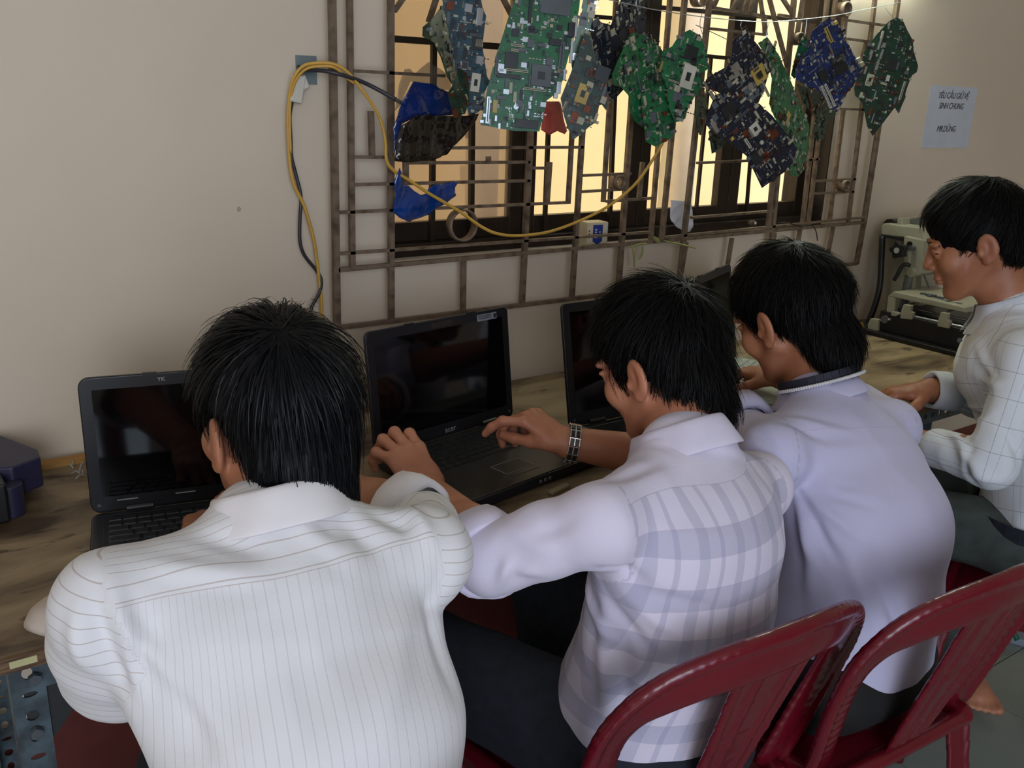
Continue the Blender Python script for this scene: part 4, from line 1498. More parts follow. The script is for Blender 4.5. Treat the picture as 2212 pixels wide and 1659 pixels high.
mb.box((0.139, -0.0052, 0.2165), (0.006, 0.0004, 0.008))
mb.build('sticker_print', m_chipk, st)
mb = MB(); mb.box((0.0, -0.0046, 0.219), (0.050, 0.0008, 0.010)); mb.build('webcam_strip', mat('webcam_dark', (48, 42, 40), rough=0.3), lid2)
l3, lid3 = laptop(lap_at(onZ(1229, 924, 0.772), 0.0, 0.36), 0.0, D(11), 'dark laptop with silver palm rest and blue sticker, behind the second head', hh=0.250, w_=0.36, palm=m_silver)
mb = MB(); mb.box((-0.145, -0.228, 0.0246), (0.020, 0.018, 0.0006)); mb.build('round_sticker', m_bluest, l3, bevel=0.0002)
mb = MB(); mb.ball((-0.1805, -0.135, 0.012), (0.003, 0.006, 0.006), 8); mb.build('side_plug', mat('brass', (206, 170, 70), rough=0.3, metal=0.7), l3, smooth=True)
y4 = D(24)
l4, lid4 = laptop((1.69, 1.500), y4, D(10), 'pale laptop with white keys, between the second and third heads', hh=0.245, w_=0.33, mb_=m_lapw, palm=m_lapw, lidm=m_lap, keym=m_keyw, tray=m_silver)

# ================================================================== REWORK MACHINE ON THE RIGHT
m_cream = mat('machine_cream', (158, 152, 130), rough=0.45, var=0.06)
m_mblack = mat('machine_black', (18, 18, 20), rough=0.4)
m_mgrey = mat('machine_grey', (112, 112, 108), rough=0.35, metal=0.4)
MX = 2.46
mc = empty('rework_station', (MX + 0.2, 1.47, DZ), 0, 'cream and black board repair machine with star knob, standing on the table by the wall', 'machine')
mc_inv = Matrix.Translation(-Vector(mc.location))


def mpart(mb, name, m, par=None, **k):
    o = mb.build(name, m, None, **k)
    if par is None:
        o.parent = mc
        o.matrix_parent_inverse = mc_inv
    else:
        o.parent = par
        o.matrix_parent_inverse = par.matrix_parent_inverse.copy() if False else (mc_inv @ Matrix.Identity(4)).inverted() @ mc_inv
        o.parent = par
        o.matrix_parent_inverse = Matrix.Identity(4)
    return o


def side_poly(pts, X):
    return [(float(onX(x, y, X)[1]), float(onX(x, y, X)[2])) for x, y in pts]


AXX = [(0, 1, 0), (0, 0, 1), (1, 0, 0)]
mb = MB(); slab(mb, MX, MX + 0.42, 1.29, 1.69, DZ + 0.0008, DZ + 0.014); mpart(mb, 'base_plate', m_mblack, bevel=0.002)
mb = MB(); slab(mb, MX + 0.03, MX + 0.40, 1.30, 1.585, DZ + 0.014, DZ + 0.075); mpart(mb, 'heater_box', m_mblack, bevel=0.003)


def sp(pts, X, t, name, m, bevel=0.002):
    mb = MB(); mb.prism(side_poly(pts, X), X, X + t, ax=AXX)
    return mpart(mb, name, m, bevel=bevel)


def mcyl(px, py, X, r, t, name, m, n=20, par=None, axis=0):
    c_ = onX(px, py, X)
    mb = MB(); mb.cyl(c_, c_ + np.array((t, 0, 0)), r, n)
    return mpart(mb, name, m, par, bevel=0.001)


sp([(1875, 722), (1874, 700), (1880, 688), (1897, 690), (1895, 724)], MX + 0.02, 0.02, 'end_bracket', m_cream)
cb_ = onX(1863, 706, MX + 0.02); mb = MB(); mb.cyl(cb_ + np.array((0, 0.008, 0.012)), cb_ - np.array((0, 0.004, 0.006)), 0.006, 10); mpart(mb, 'brass_fitting', mat('brass', (206, 170, 70)), bevel=0.0005)
sp([(1903, 688), (1912, 640), (1908, 520), (1907, 500), (1990, 512), (1992, 600), (1985, 650), (1985, 700)], MX + 0.20, 0.10, 'column_panel', m_cream)
sp([(1903, 508), (1902, 488), (1910, 482), (1990, 492), (2000, 520), (1960, 514)], MX + 0.14, 0.20, 'head_housing', m_cream, 0.004)
sp([(1906, 489), (1908, 480), (1916, 473), (1926, 473), (1935, 478), (1937, 492)], MX + 0.17, 0.06, 'round_cap', m_mblack)
sp([(1937, 493), (1938, 472), (1948, 470), (1950, 494)], MX + 0.16, 0.08, 'head_post', m_cream)
sp([(1949, 494), (1950, 476), (1995, 468), (2000, 500)], MX + 0.20, 0.12, 'motor_block', m_mgrey)
sp([(1904, 512), (1904, 506), (1952, 516), (1950, 520)], MX + 0.135, 0.01, 'slot_line', m_mblack, 0.0005)
sp([(1952, 520), (1953, 510), (1995, 520), (1988, 592), (1978, 598), (1962, 592), (1952, 572)], MX + 0.12, 0.10, 'slide_block', m_cream)
mcyl(1967, 589, MX + 0.11, 0.014, 0.05, 'collar', m_cream)
cc = onX(1964, 596, MX + 0.13); c2 = onX(1958, 640, MX + 0.13)
mb = MB(); mb.cyl(cc, (c2[0], cc[1] + 0.004, DZ + 0.07), 0.013, 18); mpart(mb, 'column', m_mgrey, bevel=0.0005)
# star knob: five lobes
ck = onX(1937, 541, MX + 0.07)
pol = []
for k in range(60):
    a = 2 * math.pi * k / 60
    rr = 0.0225 + 0.0038 * math.cos(5 * a)
    pol.append((rr * math.cos(a), rr * math.sin(a)))
mb = MB(); mb.prism(pol, 0, 0.022, ax=AXX, o=ck); kn = mpart(mb, 'star_knob', m_mblack, bevel=0.002)
mb = MB(); mb.cyl(ck - np.array((0.002, 0, 0)), ck + np.array((0.004, 0, 0)), 0.0085, 18); mpart(mb, 'knob_cap', mat('cap_pale', (170, 168, 156), rough=0.4), kn)
mb = MB(); mb.cyl(ck + np.array((0.02, 0, 0)), ck + np.array((0.12, 0, 0)), 0.006, 10); mpart(mb, 'knob_shaft', m_mgrey)
c3 = onX(1966, 536, MX + 0.10); mb = MB(); mb.cyl(c3, c3 + np.array((0.03, 0, 0)), 0.008, 12); mpart(mb, 'small_screw', m_mgrey)
c3 = onX(1964, 527, MX + 0.115); mb = MB(); mb.cyl(c3, c3 + np.array((0.01, 0, 0)), 0.008, 12); mpart(mb, 'hole', m_mblack)
mb = MB(); mb.tube(spline([onX(1966, 574, MX + 0.10), onX(1956, 571, MX + 0.09), onX(1947, 577, MX + 0.085), onX(1938, 594, MX + 0.08), onX(1931, 605, MX + 0.08)], 4), 0.0062, 8)
mpart(mb, 'lever', m_mblack, smooth=True)
mb = MB(); mb.tube(spline([onX(1906, 510, MX + 0.14), onX(1904, 560, MX + 0.13), onX(1900, 620, MX + 0.12), onX(1888, 665, MX + 0.11), onX(1874, 700, MX + 0.10)], 6), 0.0095, 10)
mpart(mb, 'black_hose', m_mblack, smooth=True)
mb = MB(); mb.cyl(onX(1991, 582, MX + 0.16), onX(2008, 622, MX + 0.16), 0.0032, 8); mpart(mb, 'thin_rod', m_mgrey)
# board table: cream frame, rods and clamps
X5 = MX + 0.035
sp([(1917, 640), (1930, 630), (2086, 664), (2086, 676), (1934, 643)], X5, 0.20, 'board_table', m_cream)
sp([(1912, 694), (1918, 640), (1934, 643), (1930, 690)], X5, 0.02, 'frame_leg', m_cream)
sp([(1948, 668), (1950, 650), (1958, 652), (1956, 670)], X5 + 0.1, 0.02, 'frame_leg', m_cream)
for (xa, ya, xb, yb, xx, rr) in ((1935, 675, 2090, 708, X5 + 0.0, 0.0035), (1965, 665, 2090, 692, X5 + 0.08, 0.003), (1902, 692, 1925, 690, X5 - 0.005, 0.004)):
    mb = MB(); mb.cyl(onX(xa, ya, xx), onX(xb, yb, xx), rr, 12); mpart(mb, 'guide_rod', m_metal)
for pts in ([(1944, 688), (1947, 668), (1952, 657), (1968, 660), (1966, 672), (1972, 676), (1969, 691)], [(2024, 705), (2027, 688), (2032, 674), (2048, 677), (2046, 690), (2052, 694), (2049, 710)]):
    sp(pts, X5 - 0.012, 0.014, 'clamp', m_cream)
for p0, p1 in (((1955, 659), (1975, 655)), ((2035, 676), (2062, 668))):
    mb = MB(); mb.cyl(onX(*p0, X5 - 0.004), onX(*p1, X5 + 0.03), 0.003, 8); mpart(mb, 'clamp_pin', m_mgrey)
sp([(1924, 682), (1925, 672), (1936, 674), (1940, 680), (1934, 684)], X5 - 0.01, 0.012, 'thumb_screw', m_cream)
cc = onX(1910, 690, X5 - 0.01); mb = MB(); mb.cyl(cc, cc + np.array((0.012, 0, 0)), 0.012, 14); mpart(mb, 'wheel', m_mgrey)
mb = MB()
rng = random.Random(4)
for k in range(26):
    p = onX(1990 + k * 3.7, 636 + k * 0.9, X5 + 0.05 + rng.uniform(-.02, .03))
    mb.box((p[0], p[1], p[2] + rng.uniform(-.003, .004)), (rng.uniform(.006, .016), rng.uniform(.005, .014), rng.uniform(.003, .010)))
pb = mpart(mb, 'clamped_board_parts', m_chipg)
pb['kind'] = 'stuff'

# ================================================================== DEVICE AT THE LEFT END
m_navyp = mat('navy_plastic', (40, 38, 66), rough=0.45)
dv = empty('power_adapter_box', (0.05, 1.60, DZ), 0, 'black box with a dark navy end cover at the left end of the table', 'device')
di = Matrix.Translation(-Vector(dv.location))


def dpart(mb, name, m, **k):
    o = mb.build(name, m, None, **k); o.parent = dv; o.matrix_parent_inverse = di; return o


mb = MB(); slab(mb, -0.20, 0.130, 1.50, 1.66, DZ + 0.002, DZ + 0.066); dpart(mb, 'black_case', m_mblack, bevel=0.004)
mb = MB(); mb.prism([(0.118, 1.70), (0.112, 1.56), (0.145, 1.545), (0.190, 1.570), (0.192, 1.61), (0.150, 1.71)], DZ + 0.022, DZ + 0.074); dpart(mb, 'end_cover', m_navyp, bevel=0.004)
mb = MB(); mb.cyl((0.135, 1.535, DZ), (0.135, 1.535, DZ + 0.052), 0.021, 22); dpart(mb, 'round_foot', m_navyp, bevel=0.002)
mb = MB(); mb.cyl((0.02, 1.60, DZ + 0.066), (0.02, 1.60, DZ + 0.094), 0.032, 24); tag(mb.build('tape_roll', mat('roll_pale', (150, 152, 140), rough=0.5), bevel=0.003), 'pale roll lying on the black box at the left edge', 'roll')
mb = MB()
for k in range(7):
    rng2 = random.Random(k)
    p = onZ(150 + rng2.random() * 34, 992 + rng2.random() * 36, DZ + 0.004)
    q_ = p + np.array((rng2.uniform(-.02, .02), rng2.uniform(-.03, .03), rng2.uniform(0, .008)))
    mb.tube([p, (p + q_) / 2 + np.array((0, 0, .004)), q_], 0.0012, 5)
tag(mb.build('wire_scraps', m_print), 'small heap of wire scraps on the table beside the leftmost laptop', 'scraps', kind='stuff')
# pale pen-like strip near the front edge, by the sleeve of the second man
c = onZ(1208, 1056, DZ + 0.004)
mb = MB(); mb.box((c[0], c[1], c[2]), (0.05, 0.012, 0.006), ax=[nrm((1, .25, 0)), nrm((-.25, 1, 0)), (0, 0, 1)])
tag(mb.build('memory_module', mat('pale_strip', (150, 140, 112), rough=0.5), bevel=0.001), 'small pale strip lying at the table edge right of the palm rest', 'strip')

# ================================================================== CHAIRS: red plastic, one pattern
m_red = mat('red_plastic', (106, 15, 31), rough=0.26, var=0.08, scale=8, coat=0.15)
BZ0, BZ1 = 0.43, 0.800


def back_y(x, z):
    """plan and tilt of the curved back sheet"""
    return -0.185 - 0.12 * (z - 0.43) / 0.36 + 0.95 * x * x


def back_pt(x, z, off=0):
    return (x, back_y(x, z) + off, z)


def chair_meshes():
    out = {}
    # back: rail, posts, splat with three ribs
    b = Blob(0.012)
    half = [(0.0, 0.768), (0.04, 0.768), (0.08, 0.764), (0.12, 0.755), (0.155, 0.740), (0.182, 0.716), (0.200, 0.682), (0.205, 0.640), (0.200, 0.585), (0.190, 0.530), (0.180, 0.475), (0.174, 0.430)]
    for s in (-1, 1):
        path = spline([back_pt(s * x, z) for x, z in half], 3)
        for i in range(len(path) - 1):
            tn = nrm(path[i + 1] - path[i])
            side = np.cross(tn, (0, 1, 0))
            wd = 0.030 if i < 15 else 0.026
            b.slab(path[i], path[i + 1], side, (wd, 0.0075), (wd, 0.0075), 0.010)
        # rolled outer lip
        lip = []
        for i in range(len(path)):
            tn = nrm(path[min(i + 1, len(path) - 1)] - path[max(i - 1, 0)])
            side = nrm(np.cross(tn, (0, 1, 0)))
            if side[2] * (1 if i < 12 else 0) + side[0] * s * (0 if i < 12 else 1) < 0:
                side = -side
            lip.append(path[i] + side * 0.026 + np.array((0, -0.006, 0)))
        b.chain(lip, [0.0085] * len(lip), 0.008)
    for i in range(5):
        z0, z1 = BZ1 - 0.05 - i * 0.064, BZ1 - 0.05 - (i + 1) * 0.064
        w0, w1 = 0.074 - i * 0.006, 0.074 - (i + 1) * 0.006
        b.slab(back_pt(0, z0), back_pt(0, z1), (1, 0, 0), (w0, 0.005), (w1, 0.005), 0.004)
    for xr in (-0.062, -0.028, 0.028, 0.062):
        b.chain([back_pt(xr, BZ1 - 0.07, -0.004), back_pt(xr * 0.8, 0.60, -0.004), back_pt(xr * 0.62, 0.45, -0.004)], [0.006, 0.006, 0.006], 0.003)
    # filleted corners where the splat meets the rail
    for s in (-1, 1):
        b.slab(back_pt(s * 0.075, BZ1 - 0.062), back_pt(s * 0.098, BZ1 - 0.064), (0, 0, 1), (0.016, 0.006), (0.006, 0.006), 0.006)
    V, Q = b.mesh(0.0036)
    out['backrest'] = (smooth_mesh(V, Q, 4), Q)
    s_ = Blob(0.01)
    for i in range(9):
        y0, y1_ = -0.17 + i * 0.040, -0.17 + (i + 1) * 0.040
        w0, w1 = 0.172 + 0.006 * i, 0.172 + 0.006 * (i + 1)
        dz = lambda y: 0.425 - 0.012 * math.cos(y * 7) + (0.0 if y < 0.14 else -0.02 * (y - 0.14) / 0.05)
        s_.slab((0, y0, dz(y0)), (0, y1_, dz(y1_)), (1, 0, 0), (w0, 0.006), (w1, 0.006), 0.004)
    for s in (-1, 1):
        s_.chain([(s * 0.175, -0.18, 0.424), (s * 0.200, 0.0, 0.424), (s * 0.218, 0.17, 0.414)], [0.015, 0.015, 0.014], 0.008)
        s_.chain([(s * 0.178, -0.18, 0.404), (s * 0.203, 0.0, 0.404), (s * 0.221, 0.17, 0.398)], [0.010, 0.010, 0.010], 0.010)
    s_.chain([(-0.218, 0.18, 0.410), (0.218, 0.18, 0.410)], [0.016, 0.016], 0.01)
    s_.chain([(-0.175, -0.185, 0.420), (0.175, -0.185, 0.420)], [0.014, 0.014], 0.01)
    V, Q = s_.mesh(0.0045)
    out['seat'] = (smooth_mesh(V, Q, 1), Q)
    for nm, (tx, ty), (bx_, by) in (('leg_a', (0.195, 0.165), (0.225, 0.205)), ('leg_b', (0.168, -0.175), (0.200, -0.235))):
        for s in (-1, 1):
            l = Blob(0.008)
            l.slab((s * tx, ty, 0.41), (s * bx_, by, 0.012), (1, 0, 0), (0.026, 0.008), (0.020, 0.007))
            l.slab((s * (tx + 0.014), ty * 0.97, 0.41), (s * (bx_ + 0.010), by * 0.97, 0.012), (0, 1, 0), (0.024, 0.007), (0.018, 0.007))
            V, Q = l.mesh(0.0048)
            out[nm + str(s)] = (smooth_mesh(V, Q, 1), Q)
    return out


ch0 = empty('plastic_chair', (0, 0, 0), 0, 'x', 'chair')
for nm, (V, Q) in chair_meshes().items():
    np_obj('leg' if nm.startswith('leg') else nm, V, Q, m_red, ch0)
chairs = [ch0] + [copy_tree(ch0) for _ in range(3)]
for o, (x, y, rz, lab) in zip(chairs, ((0.245, 0.790, D(2), 'red plastic chair under the man in the striped shirt, mostly hidden'),
                                       (0.878, 0.905, D(-3), 'red plastic chair at the bottom centre, behind the man in the plaid shirt'),
                                       (1.268, 0.830, D(-3), 'red plastic chair behind the man in the plain lavender shirt'),
                                       (2.03, 0.800, D(22), 'red plastic chair at the right edge under the man in the checked shirt'))):
    o.location = (x, y, 0)
    o.rotation_euler = (0, 0, rz)
    tag(o, lab, 'chair', 'red plastic chairs along the table')

# ================================================================== PEOPLE
m_skin = mat('skin', (196, 134, 104), rough=0.5, var=0.10, scale=14, col2=(176, 112, 84), sss=0.08, bump=0.04, bscale=300)
m_skin2 = mat('skin_tan', (176, 118, 86), rough=0.5, var=0.10, scale=14, col2=(156, 98, 70), sss=0.08, bump=0.04, bscale=300)
m_hair = mat('black_hair', (5, 6, 10), rough=0.46, var=0.2, scale=60, spec=0.2)
m_hair2 = mat('black_hair_soft', (9, 8, 8), rough=0.6, var=0.2, scale=60, spec=0.15)
m_denim = mat('dark_denim', (28, 34, 46), rough=0.85, var=0.25, scale=50, bump=0.2, bscale=120)
m_blackp = mat('black_trousers', (24, 22, 24), rough=0.85, var=0.2, scale=30)
m_greyp = mat('grey_green_denim', (66, 74, 70), rough=0.85, var=0.2, scale=30, bump=0.2, bscale=100)
m_eye = mat('eye_white', (170, 160, 152), rough=0.4, var=0.0)
m_iris = mat('iris_dark', (20, 14, 12), rough=0.3, var=0.0)
m_lip = mat('lip', (158, 92, 78), rough=0.45)


def shirt_mat(name, base, kind):
    m = mat(name, base, rough=0.8, var=0.03, scale=6, bump=0.08, bscale=240, spec=0.25)
    nt = m.node_tree
    L = nt.links
    b = nt.nodes['Principled BSDF']
    b.inputs['Sheen Weight'].default_value = 0.1
    at_ = nt.nodes.new('ShaderNodeAttribute')
    at_.attribute_name = 'cloth'
    sx = nt.nodes.new('ShaderNodeSeparateXYZ')
    L.new(at_.outputs['Vector'], sx.inputs[0])

    def math_(op, a, b_=None, c_=None):
        n = nt.nodes.new('ShaderNodeMath')
        n.operation = op
        for i, v in enumerate((a, b_, c_)):
            if v is None:
                continue
            if isinstance(v, (int, float)):
                n.inputs[i].default_value = v
            else:
                L.new(v, n.inputs[i])
        return n.outputs[0]

    def lines(co, period, width, off=0.0):
        t = math_('FRACT', math_('DIVIDE', math_('ADD', co, off + 10.0 * period), period))
        return math_('LESS_THAN', t, width / period)

    cur = nt.nodes[m['mix']].outputs[2]

    def over(mask, col, k):
        nonlocal cur
        mx = nt.nodes.new('ShaderNodeMix')
        mx.data_type = 'RGBA'
        L.new(math_('MULTIPLY', mask, k), mx.inputs[0])
        L.new(cur, mx.inputs[6])
        mx.inputs[7].default_value = (*lin(col), 1)
        cur = mx.outputs[2]

    u, v, w_ = sx.outputs[0], sx.outputs[1], sx.outputs[2]
    if kind == 'stripe':
        yoke = math_('GREATER_THAN', w_, 0.5)                       # yoke and sleeves: stripes run across
        m1_ = math_('MULTIPLY', lines(v, 0.0125, 0.0011), yoke)
        inv = math_('SUBTRACT', 1.0, yoke)
        m2_ = math_('MULTIPLY', lines(u, 0.0105, 0.0010), inv)
        over(m1_, (176, 156, 146), 0.6)
        over(m2_, (184, 180, 184), 0.42)
        over(math_('LESS_THAN', math_('ABSOLUTE', math_('SUBTRACT', w_, 0.5)), 0.03), (176, 160, 150), 0.6)
    elif kind == 'plaid':
        body = math_('LESS_THAN', w_, 0.5)
        h1 = math_('MULTIPLY', lines(v, 0.072, 0.033, 0.010), body)
        h2 = math_('MULTIPLY', lines(u, 0.090, 0.022, 0.035), body)
        h3 = math_('MULTIPLY', lines(u, 0.090, 0.010, -0.012), body)
        over(h1, (150, 150, 178), 0.42)
        over(h2, (150, 150, 178), 0.36)
        over(h3, (146, 146, 178), 0.35)
    elif kind == 'check':
        over(lines(u, 0.062, 0.0013), (120, 108, 118), 0.55)
        over(lines(v, 0.055, 0.0013), (120, 108, 118), 0.55)
        over(lines(u, 0.062, 0.0012, 0.020), (150, 140, 170), 0.5)
    if kind in ('plaid', 'plain'):
        over(math_('LESS_THAN', math_('ABSOLUTE', math_('SUBTRACT', w_, 0.5)), 0.035), (150, 146, 168), 0.35)
    L.new(cur, b.inputs['Base Color'])
    return m


m_shirt1 = shirt_mat('shirt_striped', (232, 230, 232), 'stripe')
m_shirt2 = shirt_mat('shirt_plaid', (226, 218, 236), 'plaid')
m_shirt3 = shirt_mat('shirt_lavender', (198, 194, 222), 'plain')
m_shirt4 = shirt_mat('shirt_checked', (226, 230, 236), 'check')
m_collar1 = mat('collar_white', (238, 232, 234), rough=0.8, var=0.03)
m_collar2 = mat('collar_lilac', (222, 214, 234), rough=0.8, var=0.03)
m_collar3 = mat('collar_lavender', (196, 192, 220), rough=0.8, var=0.03)
m_collar4 = mat('collar_pale', (216, 222, 232), rough=0.8, var=0.03)


def frame(az, pitch, roll):
    """head axes: az turns clockwise seen from above (0 faces the wall), pitch looks down, roll tips to the right"""
    a = D(az)
    fwd = np.array((math.sin(a), math.cos(a), 0.0))
    right = np.array((math.cos(a), -math.sin(a), 0.0))
    up = np.array((0, 0, 1.0))
    p = D(pitch)
    f2 = fwd * math.cos(p) - up * math.sin(p)
    u2 = up * math.cos(p) + fwd * math.sin(p)
    r = D(roll)
    r3 = right * math.cos(r) - u2 * math.sin(r)
    u3 = u2 * math.cos(r) + right * math.sin(r)
    return np.array((r3, f2, u3))


class Head:
    def __init__(self, c, az, pitch, roll, s=1.0):
        self.c, self.A, self.s = np.array(c, float), frame(az, pitch, roll), s

    def w(self, p):
        return self.c + (np.array(p, float) * self.s) @ self.A

    def wl(self, P):
        return (P * self.s) @ self.A + self.c

    def loc(self, P):
        return ((P - self.c) @ self.A.T) / self.s

    def ell(self, b, c, r, rz=0.0, ry=0.0, k=None, cut=False):
        A = self.A.copy()
        if rz or ry:
            c_, s_ = math.cos(rz), math.sin(rz)
            Rz = np.array(((c_, s_, 0), (-s_, c_, 0), (0, 0, 1)))
            c_, s_ = math.cos(ry), math.sin(ry)
            Rx = np.array(((1, 0, 0), (0, c_, s_), (0, -s_, c_)))
            A = Rx @ Rz @ A
        (b.cut if cut else b.ell)(self.w(c), np.array(r) * self.s, A, k)

    def cap(self, b, p, q, r0, r1, k=None):
        b.cap(self.w(p), self.w(q), r0 * self.s, r1 * self.s, k)


def head_prims(b, h, earout=0.32):
    h.ell(b, (0, -0.012, 0.030), (0.074, 0.094, 0.083), k=0.0)
    h.ell(b, (0, 0.028, -0.040), (0.058, 0.062, 0.074), k=0.030)
    for s in (-1, 1):
        h.cap(b, (s * 0.054, 0.0, -0.048), (s * 0.018, 0.062, -0.096), 0.018, 0.018, 0.020)
        h.ell(b, (s * 0.040, 0.058, -0.028), (0.026, 0.024, 0.026), k=0.018)      # cheekbones
        h.ell(b, (s * 0.030, 0.078, 0.020), (0.024, 0.012, 0.008), k=0.010)      # brow
    h.ell(b, (0, 0.072, -0.098), (0.022, 0.016, 0.015), k=0.014)                  # chin
    for s in (-1, 1):
        h.ell(b, (s * 0.031, 0.091, 0.001), (0.019, 0.011, 0.011), k=0.010, cut=True)
        h.ell(b, (s * 0.031, 0.0765, 0.000), (0.0125, 0.0125, 0.0115), k=0.003)
        h.ell(b, (s * 0.031, 0.0830, 0.0062), (0.0170, 0.0075, 0.0046), k=0.003)   # upper lid fold
        h.ell(b, (s * 0.031, 0.0815, -0.0085), (0.014, 0.005, 0.0025), k=0.004)
    h.cap(b, (0, 0.084, 0.012), (0, 0.102, -0.026), 0.0075, 0.0105, 0.010)        # nose
    for s in (-1, 1):
        h.ell(b, (s * 0.0115, 0.094, -0.031), (0.0085, 0.010, 0.0075), k=0.005)
        h.ell(b, (s * 0.0065, 0.100, -0.0385), (0.0032, 0.004, 0.003), k=0.002, cut=True)
    h.ell(b, (0, 0.083, -0.050), (0.018, 0.012, 0.012), k=0.010)
    h.ell(b, (0, 0.0905, -0.0575), (0.022, 0.0085, 0.0048), k=0.004)              # lips
    h.ell(b, (0, 0.0890, -0.0675), (0.018, 0.0085, 0.0055), k=0.004)
    for s in (-1, 1):                                                             # ears: rim, hollow, lobe
        h.ell(b, (s * 0.081, -0.012, -0.012), (0.0075, 0.021, 0.031), rz=s * earout, k=0.006)
        h.ell(b, (s * 0.078, -0.004, -0.038), (0.007, 0.009, 0.010), rz=s * earout, k=0.006)
        h.ell(b, (s * 0.0885, -0.008, -0.008), (0.0055, 0.0115, 0.019), rz=s * earout, k=0.003, cut=True)
        h.ell(b, (s * 0.0815, -0.006, -0.010), (0.0035, 0.005, 0.014), rz=s * earout, k=0.003)
        h.ell(b, (s * 0.079, 0.006, -0.020), (0.006, 0.005, 0.008), k=0.004)


FL = ((0.040, 0.026, 0.020), (0.044, 0.029, 0.021), (0.041, 0.027, 0.020), (0.032, 0.021, 0.018))


def hand_prims(b, W_, d, n, side, curls, spread=(10, 2, -5, -13), thumb=(0.70, 0.65, -0.35), tcurl=18, s=1.0):
    """SIDE: unit towards the thumb. curls: per finger three bends in degrees towards the palm"""
    W_ = np.array(W_, float)
    d = nrm(d)
    n = nrm(np.array(n, float) - d * np.dot(n, d))
    t = np.cross(d, n)
    if np.dot(t, side) < 0:
        t = -t
    b.slab(W_ - d * 0.01 * s, W_ + d * 0.040 * s, t, (0.027 * s, 0.019 * s), (0.036 * s, 0.016 * s), 0.012)
    b.slab(W_ + d * 0.040 * s, W_ + d * 0.082 * s, t, (0.036 * s, 0.016 * s), (0.038 * s, 0.012 * s), 0.008)
    b.ell(W_ + (d * 0.035 + t * 0.022 - n * 0.008) * s, np.array((0.016, 0.028, 0.013)) * s, np.array((t, d, n)), 0.010)
    tips = []
    for i in range(4):
        off = (0.029, 0.0095, -0.0095, -0.0275)[i]
        base = W_ + (d * (0.084, 0.088, 0.084, 0.075)[i] + t * off) * s
        a = D(spread[i])
        dd = d * math.cos(a) + t * math.sin(a)
        pts = [base]
        ang = 0.0
        for j in range(3):
            ang += D(curls[i][j])
            v = dd * math.cos(ang) - n * math.sin(ang)
            pts.append(pts[-1] + v * FL[i][j] * s)
        r0 = (0.0092, 0.0094, 0.0090, 0.0080)[i] * s
        b.chain(pts, [r0 * 1.05, r0, r0 * 0.92, r0 * 0.80], 0.006)
        b.cap(pts[0] + n * 0.002, pts[0] - d * 0.02 * s, r0 * 1.05, r0 * 0.7, 0.006)
        tips.append(pts)
    tb = W_ + (d * 0.018 + t * 0.026 - n * 0.006) * s
    v = nrm(d * thumb[0] + t * thumb[1] + n * thumb[2])
    p1 = tb + v * 0.042 * s
    ax = nrm(np.cross(v, n))
    v2 = nrm(v * math.cos(D(tcurl)) + nrm(d - t * 0.8) * math.sin(D(tcurl)))
    p2 = p1 + v2 * 0.033 * s
    v3 = nrm(v2 * math.cos(D(tcurl)) + nrm(d - t * 0.8) * math.sin(D(tcurl)))
    p3 = p2 + v3 * 0.024 * s
    b.chain([tb, p1, p2, p3], [0.014 * s, 0.0118 * s, 0.0105 * s, 0.0088 * s], 0.008)
    return tips, (tb, p1, p2, p3), (d, n, t)


def fold(V, N, segs):
    """pinch or raise the cloth along lines lying on it: (p, q, half width, height)"""
    D_ = np.zeros(len(V), np.float32)
    for p, q, w_, hgt in segs:
        p, q = np.array(p, np.float32), np.array(q, np.float32)
        ab = q - p
        u = np.clip(((V - p) @ ab) / float(ab @ ab), 0, 1)
        v = V - p - u[:, None] * ab
        vn = (v * N).sum(1)
        near = np.clip(1.2 - np.abs(vn) / 0.06, 0, 1)
        d2 = (v * v).sum(1) - vn * vn
        taper = np.sin(np.pi * np.clip(u * 0.86 + 0.07, 0, 1))
        w_ = w_ * 0.8
        g = 1.5 * np.exp(-d2 / (w_ * w_)) - 0.6 * np.exp(-d2 / (5.5 * w_ * w_))
        D_ += g * hgt * taper * near
    return D_


